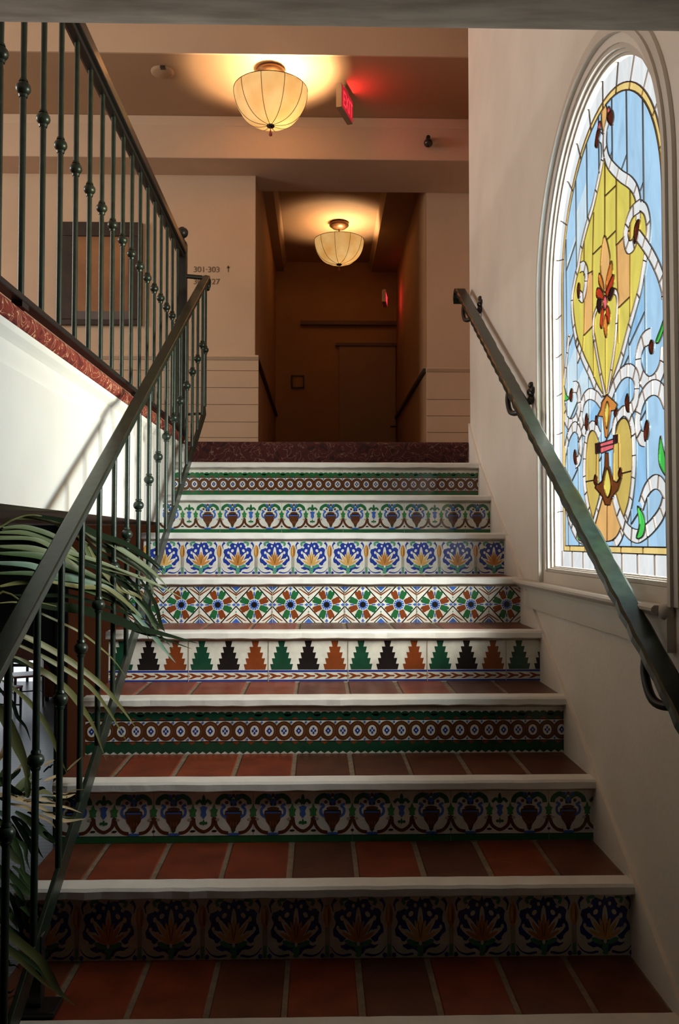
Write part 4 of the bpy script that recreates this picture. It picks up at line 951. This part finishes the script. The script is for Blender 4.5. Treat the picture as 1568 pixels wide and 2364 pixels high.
mb = MB(); mb.box((RX - 0.055, yb_ - 0.035, nZ(0) + 0.001), (RX + 0.045, yb_ + 0.035, nZ(0) + 0.014)); mb.box((RX - 0.018, yb_ - 0.014, nZ(0) + 0.014), (RX + 0.010, yb_ + 0.014, bar_z(yb_) + 0.01)); mb.build('foot_plate', M['iron_dark'], sr, bevel=0.003)
mb = MB()
yb2 = nY(4) + 0.12
mb.box((RX - 0.04, yb2 - 0.03, nZ(4) - 0.001), (RX + 0.04, yb2 + 0.03, nZ(4) + 0.010)); mb.box((RX - 0.010, yb2 - 0.010, nZ(4)), (RX + 0.010, yb2 + 0.010, bar_z(yb2))); mb.build('foot_plate', M['iron_dark'], sr)

# right handrail on brackets
HX = 0.727
hr = empty('wall_handrail', (HX, 3.0, 0.5 + E0), 'sloping hammered iron handrail on brackets along the wall with the stained-glass window', 'handrail')
def hz(y): return 1.298 + (y - 4.35) * 0.6165 + E0
mb = MB(); n = 90; ya_, yb_ = 0.9, 4.35; rows = []
rnd = random.Random(5)
for i in range(n + 1):
    y = ya_ + (yb_ - ya_) * i / n; z = hz(y); j = 0.0028 * (1 if i % 2 else -1) * rnd.uniform(0.3, 1); jj = 0.0028 * rnd.uniform(-1, 1)
    nz, ny = 0.851, -0.525
    pr = [(-0.027 + j, -0.011), (0.027 + jj, -0.011), (0.027 + jj, 0.006), (0.021, 0.011), (-0.021 + j * 0.5, 0.011), (-0.027 + j, 0.006)]
    rows.append([(HX + a, y + ny * b, z + nz * b) for a, b in pr])
vs = [p for r in rows for p in r]
mb.add(vs, [(i * 6 + (k + 1) % 6, i * 6 + k, (i + 1) * 6 + k, (i + 1) * 6 + (k + 1) % 6) for i in range(n) for k in range(6)])
mb.add(rows[0], [tuple(range(6))]); mb.add(rows[-1], [tuple(range(5, -1, -1))])
# rolled top end
for i in range(7):
    pass
zt = hz(4.35)
sc = [(4.35, zt), (4.385, zt + 0.012), (4.415, zt + 0.004), (4.425, zt - 0.022), (4.412, zt - 0.045)]
q = [Vector((0, a, b)) for a, b in sc]; rows = []
for i, p in enumerate(q):
    d = (q[min(i + 1, 4)] - q[max(i - 1, 0)]).normalized(); nn = Vector((0, -d.z, d.y)) * 0.010
    rows.append([(HX - 0.026, p.y + nn.y, p.z + nn.z), (HX + 0.026, p.y + nn.y, p.z + nn.z), (HX + 0.026, p.y - nn.y, p.z - nn.z), (HX - 0.026, p.y - nn.y, p.z - nn.z)])
vs = [p for r in rows for p in r]
mb.add(vs, [(i * 4 + k, i * 4 + (k + 1) % 4, (i + 1) * 4 + (k + 1) % 4, (i + 1) * 4 + k) for i in range(4) for k in range(4)]); mb.add(rows[-1], [(3, 2, 1, 0)]); mb.add(rows[0], [(0, 1, 2, 3)])
o = mb.build('rail', M['iron'], hr); o['label'] = 'hammered flat iron rail'
for y in (4.13, 3.14, 1.80):
    z = hz(y); mb = MB()
    pts = catmull([(HX - 0.004, y + 0.075, z + 0.035), (HX - 0.012, y + 0.068, z - 0.015), (HX - 0.010, y + 0.03, z - 0.066), (HX + 0.012, y - 0.01, z - 0.072), (HX + 0.04, y - 0.01, z - 0.045), (WALLX, y - 0.01, z - 0.005)], 5)
    mb.tube(pts, 0.0105, 8)
    o = mb.build('bracket', M['iron_dark'], hr)
    k = MB(); c = Vector((WALLX - 0.003, y - 0.01, z - 0.003)); k.lathe(c, [(0.0001, -0.014), (0.010, -0.012), (0.020, -0.004), (0.022, 0.003)], 14, 0, 'X')
    for a in range(5): r = 2 * PI * a / 5 + PI / 2; k.ball((c.x - 0.002, c.y + 0.024 * math.cos(r), c.z + 0.024 * math.sin(r) * 1.3), 0.0115, 1.2, 8)
    k.build('rosette', M['iron_dark'], o)

# ------------------------------------------------------------------ lower room seen under the gallery
mb = MB(); mb.box((-7.0, -1.6, -0.12), (1.1, 15.0, 0.0)); struct(mb.build('floor', M['lower_floor']))
AY = 7.0
jx = at(127, 1600, Y=AY).x; jr = at(156, 1600, Y=AY).x; at_z = at(60, 1432, Y=AY).z
mb = MB(); LT = 0.30 + E0
mb.box((jr, AY, 0.0), (1.1, AY + 0.25, LT)); struct(mb.build('wall_lower_back', M['terracotta_wall']))
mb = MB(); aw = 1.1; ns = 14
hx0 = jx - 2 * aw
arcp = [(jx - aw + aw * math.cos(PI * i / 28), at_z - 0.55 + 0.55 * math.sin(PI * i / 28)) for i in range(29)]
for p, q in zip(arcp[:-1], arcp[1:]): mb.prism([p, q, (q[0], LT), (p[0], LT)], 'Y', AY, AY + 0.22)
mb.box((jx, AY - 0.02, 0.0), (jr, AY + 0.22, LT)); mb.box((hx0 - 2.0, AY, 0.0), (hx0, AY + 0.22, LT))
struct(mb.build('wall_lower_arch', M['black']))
mb = MB(); mb.box((-7.0, AY + 0.2, LT), (1.1, 15.0, LT + 0.1)); struct(mb.build('ceiling_lower', M['grey_wall']))
mb = MB(); mb.box((-7.0, 14.9, 0.0), (1.1, 15.0, LT)); struct(mb.build('wall_lower_end', M['grey_wall']))
mb = MB(); mb.box((-7.1, -1.6, 0.0), (-7.0, 15.0, CEIL2)); struct(mb.build('wall_left', M['plaster']))
mb = MB(); mb.box((-7.1, -1.7, 0.0), (1.1, -1.6, CEIL2)); struct(mb.build('wall_behind', M['dark_wood']))  # unseen wall given a dark finish to keep bounced light off the risers
mb = MB(); mb.box((-7.0, 4.45, 0.085 + E0), (-6.0, 9.0, CEIL2)); struct(mb.build('wall_landing_left', M['plaster_hall']))
# far window with curtain
w2 = empty('window_2', (at(50, 1440, Y=14.85).x, 14.85, 0.6)); struct(w2, 'bright curtained window of the lower room seen under the gallery', 'window')
a, b = at(8, 1560, Y=14.85), at(106, 1384, Y=14.85)
mb = MB(); mb.box((a.x - 1.0, 14.84, a.z - 0.3), (b.x - 0.12, 14.86, b.z + 0.1)); mb.build('pane', emat('daylight_pane', (0.88, 0.92, 1.0), 1.0), w2)
mb = MB()
for k in range(6): mb.box((a.x - 0.9 + k * 0.26, 14.80, a.z - 0.3), (a.x - 0.86 + k * 0.26, 14.83, b.z + 0.1))
for k in range(5): z = a.z - 0.2 + k * 0.36; mb.box((a.x - 1.0, 14.80, z), (b.x - 0.12, 14.83, z + 0.05))
mb.build('frame', M['dark_wood'], w2)
cx0, cx1 = at(44, 1440, Y=14.6).x, at(86, 1440, Y=14.6).x
mb = MB(); n = 60; tz, bz = at(60, 1428, Y=14.6).z, at(60, 1512, Y=14.6).z
vs = []
for i in range(n + 1):
    x = cx0 + (cx1 - cx0) * i / n; y = 14.6 + 0.02 * math.sin(i * 0.9) + 0.008 * math.sin(i * 2.3); vs += [(x, y, tz), (x, y, bz), (x, y + 0.006, bz), (x, y + 0.006, tz)]
mb.add(vs, [(i * 4 + k, (i + 1) * 4 + k, (i + 1) * 4 + (k + 1) % 4, i * 4 + (k + 1) % 4) for i in range(n) for k in range(4)], 0, True)
def sheer():
    m = bpy.data.materials.new('sheer_curtain'); m.use_nodes = True; nt = m.node_tree; nt.nodes.clear(); L = nt.links.new
    o = nt.nodes.new('ShaderNodeOutputMaterial'); mx = nt.nodes.new('ShaderNodeMixShader'); t = nt.nodes.new('ShaderNodeBsdfTranslucent'); d = nt.nodes.new('ShaderNodeBsdfTransparent'); t.inputs[0].default_value = (0.9, 0.9, 0.92, 1); d.inputs[0].default_value = (0.9, 0.9, 0.93, 1); mx.inputs[0].default_value = 0.45
    L(t.outputs[0], mx.inputs[1]); L(d.outputs[0], mx.inputs[2]); L(mx.outputs[0], o.inputs[0]); return m
cu = mb.build('curtain', sheer()); tag(cu, 'white sheer curtain at the bright window of the lower room', 'curtain')
# cabinet and chairs
c0, c1 = at(100, 1560, Y=13.0), at(134, 1468, Y=13.0)
cb = empty('wooden_cabinet', (c0.x + 0.1, 13.0, 0.0), 'brown wooden cabinet by the curtain in the lower room', 'cabinet')
mb = MB(); mb.box((c0.x, 13.0, 0.06), (c1.x + 0.4, 13.45, c1.z - 0.03)); mb.build('body', M['red_wood'], cb, bevel=0.01)
mb = MB(); mb.box((c0.x - 0.02, 12.97, c1.z - 0.03), (c1.x + 0.42, 13.47, c1.z)); mb.build('top', M['red_wood'], cb, bevel=0.006)
for k in (0, 1):
    x = c0.x + 0.02 + k * 0.32; mb = MB(); mb.box((x, 12.98, 0.12), (x + 0.29, 13.0, c1.z - 0.08)); d = mb.build('door', M['red_wood'], cb, bevel=0.006)
    q = MB(); q.ball((x + (0.26 if k == 0 else 0.03), 12.97, 0.5), 0.014); q.build('knob', M['bronze'], d)
mb = MB()
for x in (c0.x + 0.02, c1.x + 0.34):
    for y in (13.02, 13.36): mb = MB(); mb.box((x, y, 0.0), (x + 0.05, y + 0.05, 0.06)); mb.build('foot', M['dark_wood'], cb)
def chair(x, y, rz, label):
    L = empty('wooden_chair', (0, 0, 0), label, 'chair', 'wooden chairs in the lower room')
    mb = MB(); mb.box((-0.22, -0.22, 0.43), (0.22, 0.22, 0.46)); mb.build('seat', M['red_wood'], L, bevel=0.008)
    mb = MB()
    mb.prism([(-0.21, 0.62), (0.21, 0.62), (0.21, 0.92), (0.12, 0.97), (-0.12, 0.97), (-0.21, 0.92)], 'Y', 0.215, 0.24); o = mb.build('backrest', M['red_wood'], L, bevel=0.006)
    for sx in (-1, 1):
        for sy in (-1, 1):
            b = MB(); x0, y0 = sx * 0.195, sy * 0.2
            if sy < 0: b.tube([(x0, y0, 0.44), (x0, y0, 0.0)], [0.021, 0.015], 8)
            else: b.tube([(x0, y0 + 0.03, 0.9), (x0, y0, 0.45), (x0, y0 + 0.03, 0.0)], [0.016, 0.021, 0.016], 8)
            b.build('leg', M['dark_wood'], L)
    b = MB()
    for sx in (-1, 1): b.tube([(sx * 0.195, -0.2, 0.2), (sx * 0.195, 0.21, 0.2)], 0.011, 6)
    b.tube([(-0.195, 0.0, 0.2), (0.195, 0.0, 0.2)], 0.011, 6); b.build('stretcher', M['dark_wood'], L)
    L.location = (x, y, 0); L.rotation_euler = (0, 0, rz)
    return L
q = at(62, 1600, Y=12.7); chair(q.x, 12.7, 0.5, 'wooden chair by the curtain, nearer the arch post')
q = at(22, 1600, Y=11.6); chair(q.x - 0.1, 11.5, 1.4, 'dark wooden chair at the left edge, against the bright panes')

# ------------------------------------------------------------------ palm
PXc, PYc = -1.12, 2.15
pp = empty('potted_palm', (PXc, PYc, 0.0), 'potted palm with long arching green leaves spilling through the stair railing', 'plant')
PZ = 0.98
mb = MB(); mb.lathe((PXc, PYc, 0.0), [(0.16, 0), (0.20, 0.05), (0.25, 0.55), (0.27, 0.88), (0.285, 0.90), (0.285, 0.96), (0.255, 0.96), (0.25, 0.90)], 28); mb.build('pot', M['pot'], pp)
mb = MB(); mb.lathe((PXc, PYc, 0.0), [(0.255, 0.86), (0.255, 0.90), (0.0001, 0.915)], 24); mb.build('soil', M['soil'], pp)
def blade(mb, pts, w, mi=0, fold=0.25, tip=0.0):
    """one long leaf: ribbon with a shallow V fold that widens, then tapers to a point"""
    P = catmull(pts, 6); n = len(P); L, C, R = [], [], []
    view = Vector((0, 0, E0))
    for i, p in enumerate(P):
        d = (P[min(i + 1, n - 1)] - P[max(i - 1, 0)]).normalized()
        up = (Vector((0.25, -0.9, 0.5))).normalized()
        s = d.cross(up).normalized(); nn = s.cross(d).normalized(); t = i / (n - 1)
        ww = w * (0.35 + 0.65 * min(1, t / 0.3)) * (1 if t < 0.55 else max(0.02, 1 - ((t - 0.55) / 0.45) ** 1.4))
        L.append(p + s * ww / 2 + nn * ww * fold * 0.5); C.append(p); R.append(p - s * ww / 2 + nn * ww * fold * 0.5)
    vs = L + C + R; k = 0.0007
    vs2 = vs + [v - Vector((0, -0.9, 0.5)) * k for v in vs]
    fs = []
    for i in range(n - 1):
        fs += [(i, i + 1, n + i + 1, n + i), (n + i, n + i + 1, 2 * n + i + 1, 2 * n + i)]
    N3 = 3 * n
    fs += [tuple(N3 + q for q in f[::-1]) for f in fs]
    mb.add(vs2, fs, mi, True)
LM = [M['leaf'], M['leaf_pale'], M['leaf_olive'], M['leaf_dark'], M['leaf_blue'], M['leaf_dry']]
def c3(*p): return [(a / 3.136, 1150 + b / 3.136) for a, b in p]
def c5(*p): return [(a / 5.627, 1600 + b / 5.627) for a, b in p]
def c8(*p): return [(a / 5.227, 1980 + b / 5.227) for a, b in p]
def leaf(mb, px, w, mi, ya, yb):
    n = len(px) - 1
    blade(mb, [at(x, y, Y=ya + (yb - ya) * i / n) for i, (x, y) in enumerate(px)], w, mi)
def resample(px, n=6):
    P = catmull([(x, y, 0) for x, y in px], 8); L = [0]
    for a, b in zip(P[:-1], P[1:]): L.append(L[-1] + (b - a).length)
    out = []; j = 0
    for k in range(n):
        t = L[-1] * k / (n - 1)
        while j < len(L) - 2 and L[j + 1] < t: j += 1
        f = (t - L[j]) / max(1e-6, L[j + 1] - L[j]); q = P[j].lerp(P[j + 1], min(1, f)); out.append((q.x, q.y))
    return out
lr = random.Random(21)
def frond(name, leaves, rachis, label=None, fill=1):
    mb = MB()
    for l in leaves: leaf(mb, *l)
    for a, b in zip(leaves[:-1], leaves[1:]):
        for _ in range(fill):
            t = lr.uniform(0.3, 0.7); A_, B_ = resample(a[0]), resample(b[0])
            px = [(p[0] * (1 - t) + q[0] * t + lr.uniform(-5, 5), p[1] * (1 - t) + q[1] * t + lr.uniform(-4, 4)) for p, q in zip(A_, B_)]
            leaf(mb, px, min(a[1], b[1]) * 0.75, lr.choice([a[2], b[2], 0, 3, 3]), (a[3] + b[3]) / 2 + lr.uniform(0.01, 0.05), (a[4] + b[4]) / 2 + lr.uniform(-0.03, 0.03))
    mb.tube(catmull([tuple(p) for p in rachis], 5), [0.006 * (1 - 0.7 * i / (5 * (len(rachis) - 1))) for i in range(5 * (len(rachis) - 1) + 1)], 6, 2)
    o = mb.build(name, LM, pp)
    if label: o['label'] = label
crown = (PXc, PYc, PZ)
def arc(p, ys): return [at(x, y, Y=Y) for (x, y), Y in zip(p, ys)]
# upper frond
top_r = [crown, (-1.06, 2.2, 1.6), at(-60, 1260, Y=2.25)] + arc(c3((0, 210), (100, 152), (230, 120), (400, 160), (560, 215), (640, 250)), (2.3, 2.32, 2.36, 2.42, 2.5, 2.55))
frond('frond', [
 (c3((20, 215), (200, 215), (420, 290), (580, 410)), 0.016, 1, 2.3, 2.5), (c3((-10, 250), (200, 255), (400, 320), (600, 430)), 0.017, 1, 2.3, 2.5),
 (c3((-10, 295), (250, 300), (450, 395), (640, 470), (900, 540), (1100, 610), (1340, 735)), 0.019, 1, 2.28, 2.75), (c3((-10, 350), (250, 370), (480, 450), (640, 560)), 0.019, 1, 2.28, 2.5),
 (c3((-10, 400), (300, 425), (600, 530), (830, 640)), 0.021, 0, 2.26, 2.55), (c3((-10, 470), (220, 490), (400, 560), (620, 600), (820, 690), (960, 800), (1085, 915)), 0.027, 4, 2.25, 2.7),
 (c3((-10, 545), (250, 550), (480, 610), (700, 690), (850, 760), (1010, 880)), 0.020, 0, 2.25, 2.68), (c3((230, 125), (500, 175), (720, 270), (900, 330), (1060, 420), (1200, 530)), 0.022, 3, 2.36, 2.75),
 (c3((560, 220), (750, 300), (950, 420), (1100, 530), (1210, 640)), 0.017, 1, 2.5, 2.72), (c3((600, 250), (700, 340), (900, 450), (1060, 560), (1120, 720)), 0.017, 1, 2.5, 2.74),
 (c3((600, 300), (650, 430), (760, 600), (860, 760), (940, 880)), 0.017, 1, 2.5, 2.66), (c3((640, 350), (740, 520), (860, 650), (1000, 710), (1070, 790)), 0.015, 2, 2.5, 2.7),
 (c3((400, 165), (560, 200), (720, 330), (880, 430), (1080, 520)), 0.015, 1, 2.44, 2.72), (c3((120, 150), (300, 150), (480, 220), (640, 330)), 0.014, 2, 2.35, 2.52),
 (c3((800, 520), (900, 620), (1040, 760), (1130, 900), (1195, 965)), 0.016, 3, 2.6, 2.74)], top_r, 'arching pale green palm frond')
frond('frond', [
 (c3((330, 600), (560, 640), (760, 660), (920, 760), (1040, 900)), 0.016, 2, 2.36, 2.66), (c3((0, 640), (180, 610), (420, 620), (700, 700), (860, 790)), 0.018, 2, 2.3, 2.6),
 (c3((200, 760), (330, 785), (550, 805), (800, 870), (1000, 945), (1180, 985), (1435, 1052)), 0.030, 3, 2.28, 2.76), (c3((860, 720), (1000, 880), (1100, 985), (1180, 1085), (1275, 1195)), 0.017, 4, 2.6, 2.72),
 (c3((1000, 560), (1120, 760), (1160, 900), (1195, 970)), 0.013, 3, 2.62, 2.72), (c3((-10, 760), (150, 760), (330, 850), (560, 960), (700, 1060), (830, 1180), (925, 1315)), 0.007, 2, 2.28, 2.62)],
 [crown, (-1.04, 2.2, 1.55), at(-40, 1420, Y=2.24), at(60, 1390, Y=2.28), at(130, 1400, Y=2.32)], 'dark drooping palm frond')
frond('frond', [
 (c3((60, 960), (130, 985), (300, 1060), (520, 1190), (740, 1360), (880, 1520), (985, 1665)), 0.017, 2, 2.2, 2.5), (c3((60, 1150), (140, 1170), (350, 1280), (500, 1400), (600, 1530), (680, 1660), (770, 1900)), 0.017, 2, 2.18, 2.42),
 (c3((-30, 1480), (0, 1530), (60, 1640), (130, 1800), (180, 1930), (205, 2110)), 0.025, 2, 2.05, 2.0), (c3((-20, 1120), (20, 1160), (120, 1180), (230, 1230)), 0.012, 3, 2.15, 2.2)],
 [crown, (-1.02, 2.15, 1.5), at(-60, 1480, Y=2.12), at(0, 1470, Y=2.15), at(30, 1460, Y=2.18)], 'olive palm frond with long thin arching leaflets')
low = [
 (c5((-60, 1330), (0, 1320), (200, 1360), (400, 1430), (600, 1520), (760, 1650)), 0.0115, 5, 2.1, 2.2), (c5((200, 1540), (420, 1690), (600, 1850), (740, 1970)), 0.0187, 0, 2.05, 2.1),
 (c5((150, 1600), (300, 1810), (400, 2010), (470, 2230)), 0.0144, 3, 2.05, 2.05), (c5((-40, 1620), (80, 1760), (200, 1980), (280, 2200), (330, 2364)), 0.0158, 0, 2.0, 1.95),
 (c5((-40, 1880), (100, 2040), (220, 2170), (270, 2230)), 0.0158, 1, 1.95, 1.95), (c5((-40, 1530), (60, 1590), (130, 1680)), 0.0115, 4, 2.0, 2.0),
 (c5((-20, 1200), (60, 1060), (130, 900)), 0.0216, 0, 2.05, 2.1), (c5((150, 1330), (300, 1170), (470, 1020)), 0.0173, 1, 2.05, 2.15), (c5((240, 1330), (420, 1300), (560, 1280), (690, 1320)), 0.0144, 2, 2.06, 2.16),
 (c5((360, 1360), (360, 1200), (335, 1090)), 0.0144, 1, 2.05, 2.05), (c5((330, 1000), (370, 880), (415, 780)), 0.0120, 1, 2.04, 2.1), (c5((570, 950), (630, 900), (710, 868)), 0.0060, 5, 2.1, 2.12),
 (c5((570, 1145), (690, 1095), (790, 1050)), 0.0070, 5, 2.1, 2.14), (c5((870, 1005), (960, 920), (1062, 830)), 0.0050, 5, 2.12, 2.14), (c5((560, 1560), (760, 1630), (870, 1660), (1115, 1632)), 0.0100, 5, 2.08, 2.16),
 (c5((480, 1440), (700, 1460), (880, 1490), (1065, 1560)), 0.0060, 5, 2.08, 2.16), (c5((300, 1400), (480, 1380), (620, 1390), (750, 1440)), 0.0094, 5, 2.06, 2.12), (c5((690, 1330), (850, 1350), (980, 1310)), 0.0070, 5, 2.1, 2.14),
 (c5((-30, 900), (40, 760), (110, 510)), 0.0100, 5, 2.0, 2.05), (c5((560, 1800), (660, 1880), (720, 1950)), 0.0115, 3, 2.06, 2.1), (c5((0, 1100), (150, 1250), (330, 1330)), 0.0158, 3, 2.04, 2.06)]
frond('frond', low, [crown, (-1.0, 2.1, 1.2), at(-40, 1860, Y=2.06), at(40, 1840, Y=2.08)], 'low tuft of green and dry palm leaves')
bot = [
 (c8((-60, 800), (0, 880), (150, 965), (350, 1120), (500, 1260), (620, 1460), (695, 1595), (770, 1670), (910, 1790)), 0.0173, 2, 1.78, 1.9), (c8((-60, 1000), (0, 1045), (200, 1200), (400, 1380), (560, 1530), (695, 1615)), 0.0101, 2, 1.77, 1.86),
 (c8((-20, 80), (40, 230), (100, 430)), 0.0130, 0, 1.9, 1.9), (c8((-30, 520), (30, 640), (100, 870)), 0.0158, 0, 1.85, 1.85), (c8((190, 460), (280, 640), (335, 880)), 0.0144, 3, 1.92, 1.95), (c8((60, 100), (200, 290), (330, 420), (445, 480)), 0.0158, 0, 1.95, 2.0),
 (c8((230, 130), (330, 250), (400, 340), (445, 470)), 0.0144, 0, 1.98, 2.0), (c8((-30, 700), (100, 860), (240, 960), (270, 1000)), 0.0144, 3, 1.85, 1.9), (c8((-30, 1760), (60, 1720), (205, 1650)), 0.0060, 5, 1.78, 1.82), (c8((-20, 1530), (30, 1480), (70, 1430)), 0.0060, 5, 1.78, 1.82),
 (c8((100, 430), (180, 560), (230, 760), (260, 960)), 0.0144, 3, 1.92, 1.94)]
frond('frond', bot, [crown, (-0.98, 2.0, 1.15), at(-60, 2100, Y=1.8), at(-20, 2130, Y=1.78)], 'low palm frond hanging to the foot of the railing')

# ------------------------------------------------------------------ light
w = bpy.data.worlds.new('world'); SC.world = w; w.use_nodes = True
w.node_tree.nodes['Background'].inputs['Color'].default_value = (0.80, 0.90, 1.0, 1); w.node_tree.nodes['Background'].inputs['Strength'].default_value = 0.5
def area(name, loc, target, sx, sy, e, col):
    l = bpy.data.lights.new(name, 'AREA'); l.shape = 'RECTANGLE'; l.size = sx; l.size_y = sy; l.energy = e; l.color = col
    o = bpy.data.objects.new(name, l); COL.objects.link(o); o.location = loc
    o.rotation_euler = (Vector(target) - Vector(loc)).to_track_quat('-Z', 'Y').to_euler()
    return o
# daylight outside the stained-glass window
wl_ = area('window_daylight', (1.55, 1.95, 0.45 + E0), (-0.7, 3.2, 0.28 + E0), 1.9, 0.62, 430, (1.0, 0.98, 0.95)); wl_.data.spread = math.radians(130)
# fill light added at the left of the upper landing to brighten the right wall
area('landing_fill_light', (-5.6, 3.6, 2.1 + E0), (0.8, 3.0, 1.0 + E0), 1.6, 1.6, 125, (1.0, 0.95, 0.88))
# daylight of the lower room's window
area('lower_window_daylight', (-5.0, 14.5, 1.4), (-3.4, 9.0, 0.2), 1.2, 1.2, 8, (0.85, 0.93, 1.0))

vs_ = SC.view_settings; vs_.view_transform = 'Standard'; vs_.look = 'None'; vs_.gamma = 1.0; vs_.use_curve_mapping = False
vs_.exposure = 0.12
SC.display_settings.display_device = 'sRGB'
try:
    SC.cycles.use_denoising = True; SC.cycles.max_bounces = 10; SC.cycles.diffuse_bounces = 5; SC.cycles.transparent_max_bounces = 12; SC.cycles.sample_clamp_indirect = 6.0
    SC.cycles.caustics_reflective = False; SC.cycles.caustics_refractive = False
except Exception: pass
